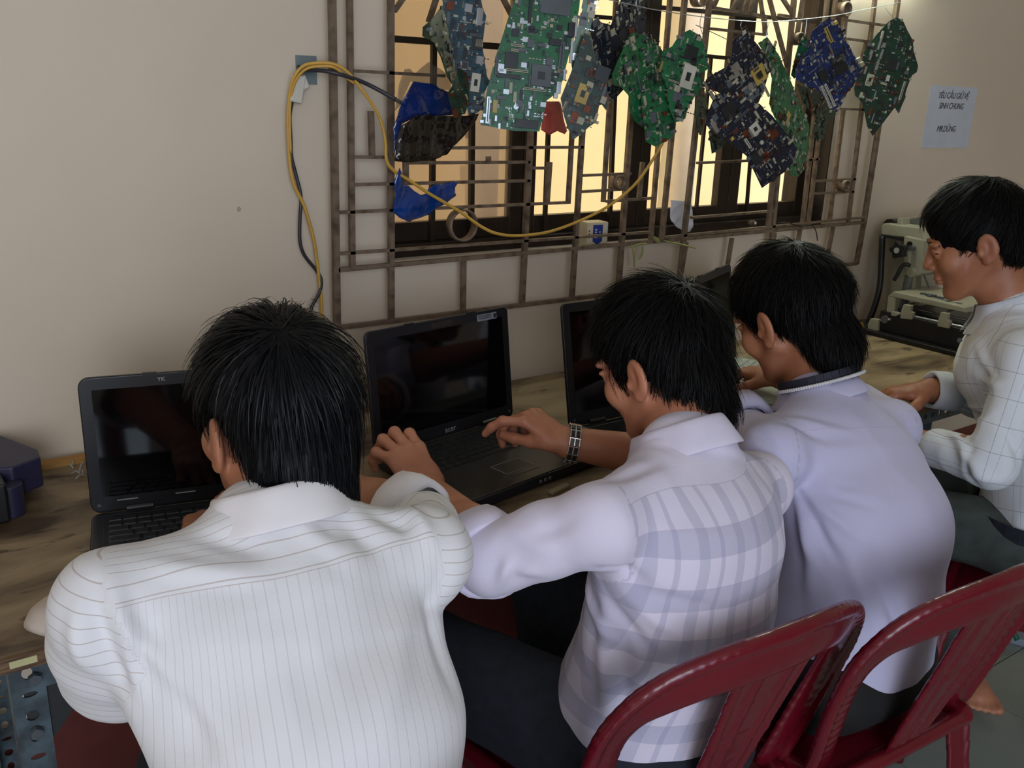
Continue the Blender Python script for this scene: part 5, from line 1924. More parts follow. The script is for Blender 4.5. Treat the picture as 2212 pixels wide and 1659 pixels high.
def hair_of(h, parent, m, cap, cuts, whorl, n, length, lift, seedv, lo=None, step_n=6, wid=0.0016, jitter=0.25, down=0.9, extra=None, tips=None, earz=0.034, faceline=0.012, thin=0.97):
    """a dark cap with thousands of ribbons combed away from the whorl"""
    b = Blob(0.008)
    for c, r in cap:
        h.ell(b, c, np.array(r) * thin)
    for c, r in cuts:
        h.ell(b, c, r, k=0.006, cut=True)
    V, Q = b.mesh(0.0034)
    V = smooth_mesh(V, Q, 2)
    N = vnormals(V, Q)
    L_ = h.loc(V)
    rs = np.random.RandomState(seedv)
    # clumped relief so the cap itself reads as hair
    rel = L_ - np.array(whorl)
    ang = np.arctan2(rel[:, 0], rel[:, 1])
    rr = np.linalg.norm(rel, axis=1)
    q3 = np.stack([ang * 9.0, rr * 14, np.zeros(len(ang))], 1)
    V = V + N * (0.0016 * grid_noise(q3, (2.2, 1, 1), seedv) + 0.0008 * grid_noise(q3 * 3.1, (1, 1, 1), seedv + 1))[:, None]
    Nm = N
    verts, faces = [V], [Q]
    base = len(V)
    ok = rs.choice(len(V), n, replace=True)
    P = V[ok] + rs.randn(n, 3) * 0.001
    Nn = Nm[ok]
    inn = Blob(0.008)
    inn.p = b.p
    wh = h.w(whorl)
    upv = h.A[2]
    segs = [P]
    cur = P.copy()
    nn = Nn.copy()
    ln = length * (0.6 + 0.8 * rs.rand(n)) / step_n
    jit = rs.randn(n, 3) * jitter
    lf = lift * (0.4 + 1.2 * rs.rand(n))
    prev = None
    for k in range(step_n):
        rad = cur - wh
        rad = rad / (np.linalg.norm(rad, axis=1, keepdims=True) + 1e-6)
        dirv = rad + jit * 0.6 - down * np.clip((np.linalg.norm(cur - wh, axis=1) - 0.03) / 0.10, 0, 1)[:, None] * np.array((0, 0, 1.0)) * 0.9
        if extra is not None:
            dirv = dirv + extra(h.loc(cur)) @ h.A
        dirv = dirv - (dirv * nn).sum(1, keepdims=True) * nn
        dirv = dirv / (np.linalg.norm(dirv, axis=1, keepdims=True) + 1e-6)
        dirv = dirv + nn * (lf * (1.0 - 0.5 * k / step_n))[:, None]
        dirv = dirv / np.linalg.norm(dirv, axis=1, keepdims=True)
        if prev is not None:
            dirv = dirv * 0.6 + prev * 0.4
        prev = dirv
        cur = cur + dirv * ln[:, None]
        f0 = inn.eval(cur.astype(np.float32))
        push = np.clip(0.0012 - f0, 0, 0.01)
        e = 0.003
        g = np.stack([inn.eval((cur + np.eye(3)[q] * e).astype(np.float32)) - f0 for q in range(3)], 1)
        g = g / (np.linalg.norm(g, axis=1, keepdims=True) + 1e-9)
        cur = cur + g * push[:, None]
        nn = g
        segs.append(cur.copy())
    S = np.stack(segs, 1)
    keep = np.ones(n, bool)
    for k in range(S.shape[1]):
        q = h.loc(S[:, k])
        for sgn in (-1, 1):
            e = ((q[:, 0] - sgn * 0.086) / 0.030) ** 2 + ((q[:, 1] + 0.006) / 0.024) ** 2 + ((q[:, 2] + 0.014) / earz) ** 2
            keep &= e > 1
        keep &= ~((q[:, 1] > 0.045) & (q[:, 2] < faceline))
    S, Nn = S[keep], Nn[keep]
    n = len(S)
    K = S.shape[1]
    T_ = np.diff(S, axis=1)
    T_ = np.concatenate([T_, T_[:, -1:]], 1)
    side = np.cross(T_, Nn[:, None, :] + rs.randn(n, 1, 3) * 0.35)
    side /= (np.linalg.norm(side, axis=2, keepdims=True) + 1e-9)
    wv = wid * (np.linspace(1, 0.12, K) ** 0.7)[None, :, None] * (0.6 + 0.8 * rs.rand(n, 1, 1))
    A_, B_ = S - side * wv / 2, S + side * wv / 2
    RV = np.stack([A_, B_], 2).reshape(-1, 3)
    i0 = (np.arange(n)[:, None] * K + np.arange(K - 1)[None, :]) * 2
    RQ = np.stack([i0, i0 + 1, i0 + 3, i0 + 2], -1).reshape(-1, 4) + base
    verts.append(RV.astype(np.float32))
    faces.append(RQ)
    return np_obj('hair', np.concatenate(verts), np.concatenate(faces), m, parent)


def collar(h_c, up, fwd, rx, ry, m, parent, hgt=0.036, flare=0.020, drop=0.040, opening=40, name='collar'):
    up = nrm(up)
    fwd = nrm(np.array(fwd) - up * np.dot(fwd, up))
    rt = np.cross(fwd, up)
    n = 44
    prof = [(-0.002, -0.012), (-0.003, 0.4 * hgt), (-0.001, hgt * 0.92), (0.003, hgt), (0.008, hgt * 0.86), (0.008 + flare * 0.6, hgt - drop * 0.6), (0.008 + flare, hgt - drop)]
    vs, fs = [], []
    for i in range(n):
        a = D(opening / 2 + (360 - opening) * i / (n - 1))
        dr = fwd * math.cos(a) * ry + rt * math.sin(a) * rx
        un = nrm(dr)
        back = 0.5 - 0.5 * math.cos(a)
        for (o_, z) in prof:
            vs.append(h_c + dr + un * o_ + up * (z * (0.55 + 0.45 * back) - (0.022 * (1 - back) if o_ > 0.007 else 0)) + un * 0.0015 * math.sin(7 * a + 40 * z))
    k = len(prof)
    for i in range(n - 1):
        for j in range(k - 1):
            fs.append((i * k + j, i * k + j + 1, (i + 1) * k + j + 1, (i + 1) * k + j))
    o = mesh_obj(name, vs, fs, m, parent, True)
    s = o.modifiers.new('thickness', 'SOLIDIFY')
    s.thickness = 0.0022
    s.offset = 0
    sb = o.modifiers.new('round', 'SUBSURF')
    sb.levels = sb.render_levels = 1
    return o


def cuff(a, b_, lat, r, m, parent, flare=1.1):
    """open rolled cuff between two points of the forearm"""
    a, b_ = np.array(a, float), np.array(b_, float)
    d = nrm(b_ - a)
    l = nrm(np.array(lat) - d * np.dot(lat, d))
    n_ = np.cross(d, l)
    L_ = np.linalg.norm(b_ - a)
    vs, fs = [], []
    n = 30
    prof = [(-0.004, 1.02), (0.0, 1.08 * flare), (0.5, 1.12 * flare), (1.0, 1.08 * flare), (1.03, 1.0 * flare), (0.9, 0.93 * flare), (0.2, 0.9)]
    for i in range(n):
        th = 2 * math.pi * i / n
        wob = 1 + 0.03 * math.sin(3 * th + 1) + 0.02 * math.sin(7 * th)
        for (t, k) in prof:
            vs.append(a + d * L_ * t + (l * math.cos(th) * r[0] + n_ * math.sin(th) * r[1]) * k * wob)
    k = len(prof)
    for i in range(n):
        j = (i + 1) % n
        for q in range(k - 1):
            fs.append((i * k + q, i * k + q + 1, j * k + q + 1, j * k + q))
    o = mesh_obj('cuff', vs, fs, m, parent, True)
    s = o.modifiers.new('thickness', 'SOLIDIFY')
    s.thickness = 0.002
    return o


def make_shirt(parent, m, J, spine, sleeves, seedv, folds, yoke, lat, h=0.0042, k=0.022, wrinkle=0.0030, shoulder_r=0.045, seams=True):
    """spine: (centre, half width, half depth) from hem to neck; sleeves: lists of (point, radius)"""
    b = Blob(k)
    lat = nrm(lat)
    for i in range(len(spine) - 1):
        (p, a, c), (q, a2, c2) = spine[i], spine[i + 1]
        b.slab(p, q, lat, (a, c), (a2, c2), 0.0 if i == 0 else 0.02)
    b.cap(J['SL'], J['SR'], shoulder_r, shoulder_r, 0.03)
    nk_ = np.array(J['N'], float) + np.array((0, 0, -0.045))
    b.cap(nk_, J['SL'], 0.046, shoulder_r * 0.92, 0.03)
    b.cap(nk_, J['SR'], 0.046, shoulder_r * 0.92, 0.03)
    nb = len(b.p)
    for sl in sleeves:
        pts, rs_ = [x[0] for x in sl], [x[1] for x in sl]
        for i in range(len(pts) - 1):
            b.cap(pts[i], pts[i + 1], rs_[i], rs_[i + 1], 0.020 if i == 0 else 0.012)
    V, Q = b.mesh(h)
    V = smooth_mesh(V, Q, 2)
    N = vnormals(V, Q)
    # cloth coordinates: across / along, and 0 back, 1 yoke and sleeves
    P = V.astype(np.float32)
    dB = np.min(np.stack([Blob.dist(x, P) for x in b.p[:nb]]), 0)
    ds = [Blob.dist(x, P) for x in b.p[nb:]]
    up = nrm(np.array(spine[-1][0], float) - np.array(spine[0][0], float))
    o = np.array(spine[0][0], float)
    v_ = (V - o) @ up
    u_ = (V - o) @ lat
    # unroll round the ribs
    dp = np.cross(up, lat)
    z_ = (V - o) @ dp
    u2 = u_ + np.sign(u_) * np.maximum(np.abs(u_) - 0.10, 0) * 0.6
    yoke = float((np.array(yoke) - o) @ up)
    yk = 1 / (1 + np.exp(-(v_ - yoke) / 0.003))
    fwd_ = dp if dp[1] > 0 else -dp
    v2_ = v_ + np.maximum((V - o) @ fwd_ + 0.06, 0) * (v_ > yoke - 0.02)
    C_ = np.stack([u2, v2_, yk], 1)
    if ds:
        dS = np.min(np.stack(ds), 0)
        ai = np.argmin(np.stack(ds), 0)
        sl_mask = np.zeros(len(V), bool)
        seamd = np.full(len(V), 9.0)
        for sl, so in zip(sleeves, (-1, 1)):
            S0 = np.array(sl[0][0], float)
            ad = nrm(np.array(sl[1][0], float) - S0)
            pn = nrm(lat * so * 0.85 + ad * 0.5)
            dd = (V - S0) @ pn + 0.022
            m_ = (dd > 0) & (dS < dB + 0.03)
            sl_mask |= m_
            seamd = np.where(dS < dB + 0.03, np.minimum(seamd, np.abs(dd)), seamd)
        for i, pr in enumerate(b.p[nb:]):
            mk = sl_mask & (ai == i)
            if not mk.any():
                continue
            a_, b2 = pr[1].astype(float), pr[2].astype(float)
            d_ = nrm(b2 - a_)
            off = 0.0 if i % 2 == 0 else np.linalg.norm(b.p[nb + i - 1][2] - b.p[nb + i - 1][1])
            al = (V[mk] - a_) @ d_ + off
            s1 = nrm(np.cross(d_, (0, 0.3, 1)))
            s2 = np.cross(d_, s1)
            th = np.arctan2((V[mk] - a_) @ s2, (V[mk] - a_) @ s1)
            C_[mk] = np.stack([th * 0.055, al if seams else V[mk][:, 2] + 0.25 * V[mk][:, 0], np.full(mk.sum(), 1.0)], 1)
        if seams:
            C_[:, 2] = np.where(seamd < 0.0030, 0.5, C_[:, 2])
    px = (V - CAM) @ R
    dep = px[:, 2]
    px = px[:, :2] / dep[:, None] * F + np.array((W / 2, H / 2))

    def snap(p):
        q = (np.array(p) - CAM) @ R
        q = q[:2] / q[2] * F + np.array((W / 2, H / 2))
        dd = np.hypot(px[:, 0] - q[0], px[:, 1] - q[1])
        near = np.where(dd < max(14.0, dd.min() + 3))[0]
        return V[near[np.argmin(dep[near])]]
    disp = fold(V, N, [(snap(p_), snap(q_), w_, h_) for (p_, q_, w_, h_) in folds])
    # soft wrinkles, drawn out along the body
    q = np.stack([(V - o) @ lat, z_, v_], 1).astype(np.float32)
    wq = q + 0.02 * np.stack([grid_noise(q, 7.0, seedv + 5), grid_noise(q, 7.0, seedv + 6), grid_noise(q, 7.0, seedv + 7)], 1)
    w1 = 1 - np.abs(grid_noise(wq, (13.0, 9.0, 6.0), seedv)) * 2
    w2 = 1 - np.abs(grid_noise(wq, (24.0, 16.0, 10.0), seedv + 1)) * 2
    disp = disp + wrinkle * w1 + wrinkle * 0.4 * w2
    V = V + N * disp[:, None].astype(np.float32)
    V = smooth_mesh(V, Q, 1, 0.4)
    return np_obj('shirt', V, Q, m, parent, {'cloth': C_.astype(np.float32)})


def make_legs(parent, m, hips, knees, ankles, toes, skin, seedv=0, rt=0.080, rk=0.064, ra=0.050, foot='shoe', seat_y=-0.02):
    b = Blob(0.03)
    hc = (np.array(hips[0]) + np.array(hips[1])) / 2
    b.ell(hc + np.array((0, seat_y, -0.002)), (0.178, 0.150, 0.088))
    for hp, kn, an in zip(hips, knees, ankles):
        b.cap(hp, kn, rt, rk, 0.03)
        b.cap(kn, an, rk * 0.96, ra, 0.02)
    V, Q = b.mesh(0.0065)
    V = smooth_mesh(V, Q, 2)
    N = vnormals(V, Q)
    V = V + N * (0.003 * (1 - 2 * np.abs(grid_noise(V, (11, 8, 9), seedv))) + 0.0014 * grid_noise(V, (30, 20, 22), seedv + 3))[:, None]
    o = np_obj('trousers', V, Q, m, parent)
    for q, (an, to) in enumerate(zip(ankles, toes)):
        fb = Blob(0.015)
        an, to = np.array(an, float), np.array(to, float)
        d = nrm(to - an)
        bare = foot == 'bare' and q == 1
        fb.cap(an + np.array((0, 0, 0.06)), an, 0.034, 0.030)
        fb.cap(an - np.array((0, 0, 0.020)) - d * 0.02, to - d * 0.05, 0.026, 0.026)
        sd = nrm(np.cross(d, (0, 0, 1)))
        fb.slab(an + d * 0.03 - np.array((0, 0, 0.01)), to - d * 0.03, sd, (0.030, 0.026), (0.042, 0.015) if bare else (0.044, 0.026))
        if bare:
            for k in range(5):
                t0_ = to - d * 0.03 + sd * (k - 2) * 0.017
                fb.cap(t0_, t0_ + d * (0.034 - 0.004 * abs(k - 1)), 0.0095, 0.0080 if k else 0.011, 0.006)
        FV, FQ = fb.mesh(0.004)
        np_obj('foot' if bare else 'shoe', smooth_mesh(FV, FQ, 1), FQ, skin if bare else MATS['chip_black'], parent)
    return o, None


def make_body(parent, h, J, skin, feet=None, hands=(), neck_r=0.050, forearm=(0.040, 0.027), arms=('L', 'R'), chest=True):
    b = Blob(0.012)
    head_prims(b, h)
    nb_ = np.array(J['N'], float)
    b.cap(h.w((0, -0.030, -0.050)), nb_ + np.array((0, 0, -0.02)), neck_r * 0.98, neck_r * 1.05, 0.022)
    b.cap(h.w((0, -0.005, -0.075)), nb_ + (h.A[1] * 0.015), 0.040, 0.046, 0.016)
    b.cap(nb_ + np.array((0, 0.01, -0.05)), (nb_ * 0.5 + np.array(J['P'], float) * 0.5), 0.050, 0.085, 0.03)
    for s in arms:
        b.cap(J['S' + s], nb_ + np.array((0, 0.01, -0.07)), 0.030, 0.034, 0.02)
        b.cap(J['S' + s], J['E' + s], 0.033, 0.032, 0.02)
        e, w_ = np.array(J['E' + s], float), np.array(J['W' + s], float)
        mid = e * 0.65 + w_ * 0.35
        b.cap(e, mid, 0.036, forearm[0], 0.012)
        b.cap(mid, w_, forearm[0], forearm[1], 0.010)
    info = []
    for hd in hands:
        info.append(hand_prims(b, **hd))
    V, Q = b.mesh(0.0029)
    V = smooth_mesh(V, Q, 1, 0.5)
    if feet is not None:
        V2, Q2 = feet
        Q = np.concatenate([Q, Q2 + len(V)])
        V = np.concatenate([V, V2])
    return np_obj('body', V, Q, skin, parent), info


def face_parts(h, parent, look=(0, 0, 0)):
    for s in (-1, 1):
        mb = MB()
        mb.ball((0, 0, 0), 0.0108 * h.s, 10)
        o = mb.build('eyeball', m_eye, parent, smooth=True)
        o.location = h.w((s * 0.031, 0.0775, -0.0010))
        mb = MB()
        c = h.w((s * 0.031 + look[0], 0.0775 + 0.0062, -0.0010 + look[2]))
        mb.ball(c, 0.0056 * h.s, 8)
        mb.build('iris', m_iris, o, smooth=True).matrix_parent_inverse = Matrix.Translation(-Vector(o.location))
        # brows and lashes as fine ribbons of hair
        vs, fs = [], []
        rng = random.Random(3)
        for k in range(70):
            t = k / 69
            x = s * (0.012 + 0.040 * t)
            z = 0.0205 + 0.006 * math.sin(math.pi * min(1, t * 1.1)) - 0.004 * t + rng.uniform(-.0022, .0022)
            y = 0.0905 - 0.016 * t * t - 0.002 * t
            a = h.w((x, y, z))
            b_ = h.w((x + s * 0.008, y - 0.002, z + 0.002))
            n_ = len(vs)
            wd = h.A[2] * 0.0007
            vs += [a - wd, a + wd, b_]
            fs.append((n_, n_ + 1, n_ + 2))
        mesh_obj('eyebrow', vs, fs, m_hair2, parent)
        mb = MB()
        mb.tube([h.w((s * (0.031 + 0.0155 * q), 0.0885 - 0.010 * q * q, 0.0022 - 0.0022 * q * q)) for q in (-1, -.6, -.2, .2, .6, 1)], 0.0010, 5)
        mb.build('eyelashes', m_hair2, parent)
    mb = MB()
    mb.ball((0, 0, 0), 1.0, 10)
    mb.v = [tuple(h.w((v[0] * 0.0205, 0.0915 + v[1] * 0.0075 - 0.006 * v[0] ** 2, -0.0578 + v[2] * 0.0040 - 0.001 * v[0] ** 2))) for v in mb.v]
    mb.build('upper_lip', m_lip, parent, smooth=True)
    mb = MB()
    mb.ball((0, 0, 0), 1.0, 10)
    mb.v = [tuple(h.w((v[0] * 0.0175, 0.0900 + v[1] * 0.0075 - 0.005 * v[0] ** 2, -0.0672 + v[2] * 0.0048 + 0.001 * v[0] ** 2))) for v in mb.v]
    mb.build('lower_lip', m_lip, parent, smooth=True)


def inter(p, q, t):
    return tuple(np.array(p, float) * (1 - t) + np.array(q, float) * t)


HAIRCAP = [((0, -0.014, 0.036), (0.086, 0.104, 0.092)), ((0, -0.058, -0.022), (0.066, 0.050, 0.062)), ((0.0, -0.010, 0.055), (0.078, 0.090, 0.078))]


def std_cuts(low=-0.004):
    return [((0, 0.130, -0.040), (0.088, 0.062, 0.092)), ((-0.098, 0.006, -0.030), (0.034, 0.034, 0.042)), ((0.098, 0.006, -0.030), (0.034, 0.034, 0.042)),
            ((-0.074, 0.072, -0.040), (0.046, 0.054, 0.066)), ((0.074, 0.072, -0.040), (0.046, 0.054, 0.066))]


# ------------------------------------------------------------------ 1: striped shirt, nearest
p1 = empty('person', (0.27, 0.74, 0), 0, 'man in a white pinstriped shirt with long black hair, nearest, seen from behind', 'person')


def P_(o):
    """keep world coordinates below a person's Empty"""
    for c in o.children:
        if c.parent == o and 'kept' not in c:
            c.matrix_parent_inverse = Matrix.Translation(-Vector(o.location))


J = dict(P=(.28, .74, .52), N=at(608, 1104, .965), SL=at(240, 1310, .87), SR=at(912, 1200, 1.02))
J['EL'] = tuple(at(258, 1430, .97))
J['WL'] = (.34, 1.20, .80)
J['ER'] = tuple(at(915, 1138, 1.22))
J['WR'] = tuple(at(650, 1035, 1.36))
H1 = Head(at(595, 902, 1.00), -8, 8, 0, 0.92)
feet = make_legs(p1, m_denim, ((.25, .78, .50), (.38, .78, .50)), ((.27, 1.12, .50), (.46, 1.14, .52)), ((.28, 1.12, .10), (.46, 1.12, .10)), ((.27, 1.30, .03), (.47, 1.30, .03)), m_skin, 1)[1]
make_body(p1, H1, J, m_skin2, feet, hands=[dict(W_=J['WL'], d=(.35, .93, -.1), n=(0, .1, 1), side=(1, 0, 0), curls=((25, 35, 20),) * 4),
                                          dict(W_=J['WR'], d=(-.6, .75, -.2), n=(0, .1, 1), side=(-1, -.5, 0), curls=((25, 35, 20),) * 4)])
lat1 = nrm(np.array(J['SR']) - np.array(J['SL']))
spine = [((.310, .745, .46), .140, .125), ((.310, .735, .62), .138, .120), ((.308, .738, .78), .146, .114), (inter(J['SL'], J['SR'], .5) + np.array((0, -.004, -.05)), .165, .100),
         (np.array(J['N']) + np.array((0, -.006, -.022)), .078, .064)]
a_ = at
f1 = [  # across the yoke, at the armholes, the tucks below the yoke
    (a_(330, 1215, .86), a_(560, 1235, .86), .014, .006), (a_(420, 1150, .9), a_(600, 1190, .88), .016, -.007), (a_(640, 1120, .9), a_(760, 1200, .9), .016, .005),
    (a_(740, 1110, .93), a_(830, 1190, .92), .018, -.006), (a_(880, 1090, .97), a_(940, 1170, .96), .014, .008), (a_(800, 1100, .95), a_(900, 1130, .97), .014, -.006),
    (a_(225, 1240, .84), a_(300, 1500, .82), .012, .007), (a_(205, 1250, .84), a_(262, 1480, .82), .012, -.008), (a_(262, 1330, .82), a_(400, 1520, .80), .014, .007), (a_(290, 1300, .82), a_(440, 1600, .80), .016, -.006),
    (a_(330, 1380, .82), a_(520, 1640, .80), .020, .005), (a_(900, 1250, .92), a_(830, 1600, .86), .024, .005), (a_(970, 1200, .96), a_(985, 1500, .9), .016, -.006), (a_(180, 1300, .86), a_(190, 1450, .86), .012, .006),
    (a_(560, 1330, .84), a_(600, 1640, .80), .030, .003), (a_(700, 1330, .86), a_(690, 1640, .82), .03, -.003)]
make_shirt(p1, m_shirt1, J, spine, [[(J['SL'], .046), (inter(J['SL'], J['EL'], .5), .057), (J['EL'], .058)], [(J['SR'], .047), (J['ER'], .046)]], 11, f1, at(600, 1262, .86), lat1, seams=False)
cuff(inter(J['EL'], J['WL'], .02), inter(J['EL'], J['WL'], .22), (0, 0, 1), (.054, .058), m_collar1, p1)
cuff(inter(J['ER'], J['WR'], .02), inter(J['ER'], J['WR'], .20), (0, 0, 1), (.050, .050), m_collar1, p1)
collar(np.array(J['N']) + np.array((-.002, .010, -.002)), (0, .30, .95), H1.A[1], .060, .060, m_collar1, p1, hgt=0.034, flare=0.016, drop=0.042, opening=60)
hair_of(H1, p1, m_hair, [((0, -0.014, 0.036), (0.081, 0.106, 0.094)), ((0, -0.058, -0.022), (0.066, 0.052, 0.066)), ((0.0, -0.010, 0.055), (0.076, 0.090, 0.078)), ((0, -0.062, -0.080), (0.058, 0.040, 0.070)), ((0.030, -0.082, -0.150), (0.026, 0.022, 0.052)), ((-0.012, -0.078, -0.130), (0.040, 0.026, 0.045))],
        std_cuts(), (-0.014, -0.062, 0.098), 9000, 0.080, 0.015, 5, wid=0.0017, jitter=0.16, earz=0.036)
P_(p1)

cuff(at(150, 1332, .93), at(108, 1324, .945), (0, 0, 1), (.013, .022), mat('cuff_beige', (206, 190, 176), rough=0.8), p1)
P_(p1)

# ------------------------------------------------------------------ 2: plaid shirt
p2 = empty('person', (0.87, 0.84, 0), 0, 'man in a lilac-white plaid shirt and wristwatch, hands on the black laptop', 'person')
J = dict(P=(.87, .84, .52), N=at(1486, 950, 1.30), SL=at(1300, 1134, 1.15), SR=at(1632, 1055, 1.40))
J['EL'] = tuple(at(1062, 1207, 1.20))
J['WL'] = tuple(onZ(926, 1062, .805))
J['ER'] = (1.16, 1.02, .80)
J['WR'] = tuple(onZ(1222, 955, .835))
H2 = Head(at(1424, 780, 1.37), -12, 24, -2, 0.955)
feet = make_legs(p2, m_denim, ((.79, .85, .50), (.95, .86, .50)), ((.665, 1.16, .52), (.98, 1.22, .53)), ((.72, 1.14, .10), (.98, 1.18, .10)), ((.75, 1.34, .03), (.99, 1.35, .03)), m_skin, 2, rt=.092, rk=.074)[1]
_, hi2 = make_body(p2, H2, J, m_skin, feet, hands=[
    dict(W_=J['WL'], d=(-.06, .84, .52), n=(0, -.5, .85), side=(1, 0, 0), curls=((14, 72, 30), (10, 74, 30), (12, 76, 30), (16, 72, 32)), spread=(8, 0, -10, -24), thumb=(.75, .42, -.5)),
    dict(W_=J['WR'], d=onZ(1143, 899, .872) - np.array(onZ(1222, 955, .835)), n=(.05, -.2, 1), side=(-1, -.4, 0), curls=((30, 34, 14), (52, 46, 30), (60, 50, 30), (62, 50, 30)), spread=(14, 2, -4, -9), thumb=(.86, .06, -.50), tcurl=8, s=0.93)])
lat2 = nrm(np.array(J['SR']) - np.array(J['SL']))
spine = [((.880, .855, .37), .160, .138), ((.880, .84, .55), .156, .126), ((.882, .80, .72), .156, .115), (inter(J['SL'], J['SR'], .5) + np.array((0, -.012, -.045)), .165, .102),
         (np.array(J['N']) + np.array((0, -.006, -.022)), .078, .064)]
f2 = [(a_(1300, 1030, 1.16), a_(1420, 990, 1.2), .014, -.005), (a_(1290, 1240, 1.08), a_(1400, 1270, 1.08), .012, -.006), (a_(1260, 1255, 1.06), a_(1330, 1400, 1.05), .012, .007), (a_(1290, 1260, 1.06), a_(1420, 1440, 1.05), .012, -.006),
      (a_(1320, 1260, 1.06), a_(1500, 1400, 1.06), .013, .005), (a_(1330, 1250, 1.06), a_(1560, 1320, 1.08), .012, -.004), (a_(1080, 1130, 1.13), a_(1200, 1200, 1.11), .014, .003), (a_(1110, 1170, 1.12), a_(1240, 1120, 1.12), .014, -.003),
      (a_(1090, 1210, 1.12), a_(1080, 1270, 1.12), .010, .006), (a_(1300, 1290, 1.05), a_(1300, 1560, 1.02), .016, .006), (a_(1340, 1330, 1.05), a_(1350, 1600, 1.0), .018, -.006), (a_(1500, 950, 1.27), a_(1620, 985, 1.35), .014, .003),
      (a_(1100, 1240, 1.12), a_(1180, 1250, 1.10), .012, .004)]
make_shirt(p2, m_shirt2, J, spine, [[(J['SL'], .045), (inter(J['SL'], J['EL'], .5), .047), (J['EL'], .047)], [(J['SR'], .046), (J['ER'], .046)]], 22, f2, at(1480, 1045, 1.2), lat2, wrinkle=0.0032)
cuff(inter(J['EL'], J['WL'], -.02), inter(J['EL'], J['WL'], .17), (0, 0, 1), (.045, .048), m_collar2, p2, 1.1)
cuff(inter(J['ER'], J['WR'], .02), inter(J['ER'], J['WR'], .18), (0, 0, 1), (.048, .048), m_collar2, p2)
collar(np.array(J['N']) + np.array((-.004, .010, -.010)), (0, .40, .90), (0, 1, 0), .061, .063, m_collar2, p2, hgt=0.036, flare=0.018, drop=0.046, opening=60)
hair_of(H2, p2, m_hair2, HAIRCAP + [((0, -0.066, -0.062), (0.052, 0.036, 0.062))], std_cuts(), (0.006, -0.070, 0.090), 8500, 0.052, 0.22, 6, wid=0.0016, jitter=0.32, down=0.75)
P_(p2)

# his watch
W2 = np.array(J['WR']); E2 = np.array(J['ER'])
d2 = nrm(W2 - E2)
wc = W2 - d2 * 0.012
wt = empty('wrist_watch', wc, 0, 'silver link wristwatch with dark inlays on the wrist over the black laptop', 'watch')
n2 = nrm(np.cross(np.cross(d2, (0, 0, 1)), d2))
t2 = np.cross(d2, n2)
m_wm = mat('watch_steel', (206, 204, 200), rough=0.2, metal=1.0)
m_gem = mat('watch_orange', (206, 120, 50), rough=0.3)
for k in range(14):
    th = 2 * math.pi * k / 14
    c = n2 * math.sin(th) * 0.0325 + t2 * math.cos(th) * 0.0345
    rad = nrm(c)
    tg = np.cross(d2, rad)
    mb = MB()
    for s in (-1, 0, 1):
        mb.box(c + d2 * s * 0.0085, (0.0016 if s else 0.0022, 0.0135, 0.0035), [d2, tg, rad])
    mb.box(c + tg * 0.0066, (0.020, 0.0016, 0.0035), [d2, tg, rad])
    lk = mb.build('link', m_wm, wt, bevel=0.0003)
    mb = MB()
    for s in (-1, 1):
        mb.box(c + d2 * s * 0.0046 + rad * 0.0004, (0.0052, 0.0100, 0.0030), [d2, tg, rad])
    mb.build('inlay', m_gem if k in (3, ) else m_chipk, lk)
mb = MB(); tp = hi2[1][0][2]
dr = nrm(tp[1] - tp[0])
mb.tube([tp[0] * .55 + tp[1] * .45 + (np.cross(dr, (0, 0, 1)) * math.cos(a) + np.cross(dr, np.cross(dr, (0, 0, 1))) * math.sin(a)) * 0.0098 for a in np.linspace(0, 2 * math.pi, 17)[:-1]], 0.0022, 6, closed=True)
tag(mb.build('finger_ring', m_wm, smooth=True), 'silver ring on a finger of the hand that wears the watch', 'ring')

# ------------------------------------------------------------------ 3: lavender shirt
p3 = empty('person', (1.27, 0.80, 0), 0, 'man in a plain lavender shirt with a lanyard, leaning in, third from the left', 'person')
J = dict(P=(1.29, .80, .52), N=at(1782, 838, 1.64), SL=at(1668, 985, 1.47), SR=at(1925, 925, 1.74))
J['EL'] = tuple(at(1612, 940, 1.62))
J['WL'] = tuple(at(1530, 815, 1.84))
J['ER'] = (1.66, 1.10, .82)
J['WR'] = (1.66, 1.28, .82)
H3 = Head(at(1702, 678, 1.68), 2, 28, -7, 1.0)
feet = make_legs(p3, m_blackp, ((1.20, .77, .50), (1.37, .77, .50)), ((1.20, 1.16, .52), (1.48, 1.18, .53)), ((1.22, 1.12, .10), (1.48, 1.12, .10)), ((1.22, 1.30, .03), (1.48, 1.30, .03)), m_skin, 3, rt=.088, seat_y=.035)[1]
make_body(p3, H3, J, m_skin2, feet, hands=[dict(W_=J['WL'], d=(.45, .85, -.15), n=(0, .1, 1), side=(1, 0, 0), curls=((25, 35, 20),) * 4),
                                          dict(W_=J['WR'], d=(-.1, .95, -.1), n=(0, .1, 1), side=(-1, 0, 0), curls=((25, 35, 20),) * 4)])
lat3 = nrm(np.array(J['SR']) - np.array(J['SL']))
spine = [((1.30, .79, .53), .164, .130), ((1.30, .79, .62), .160, .124), ((1.31, .80, .74), .165, .120), (inter(J['SL'], J['SR'], .5) + np.array((0, -.015, -.040)), .175, .110),
         (np.array(J['N']) + np.array((0, -.006, -.022)), .078, .064)]
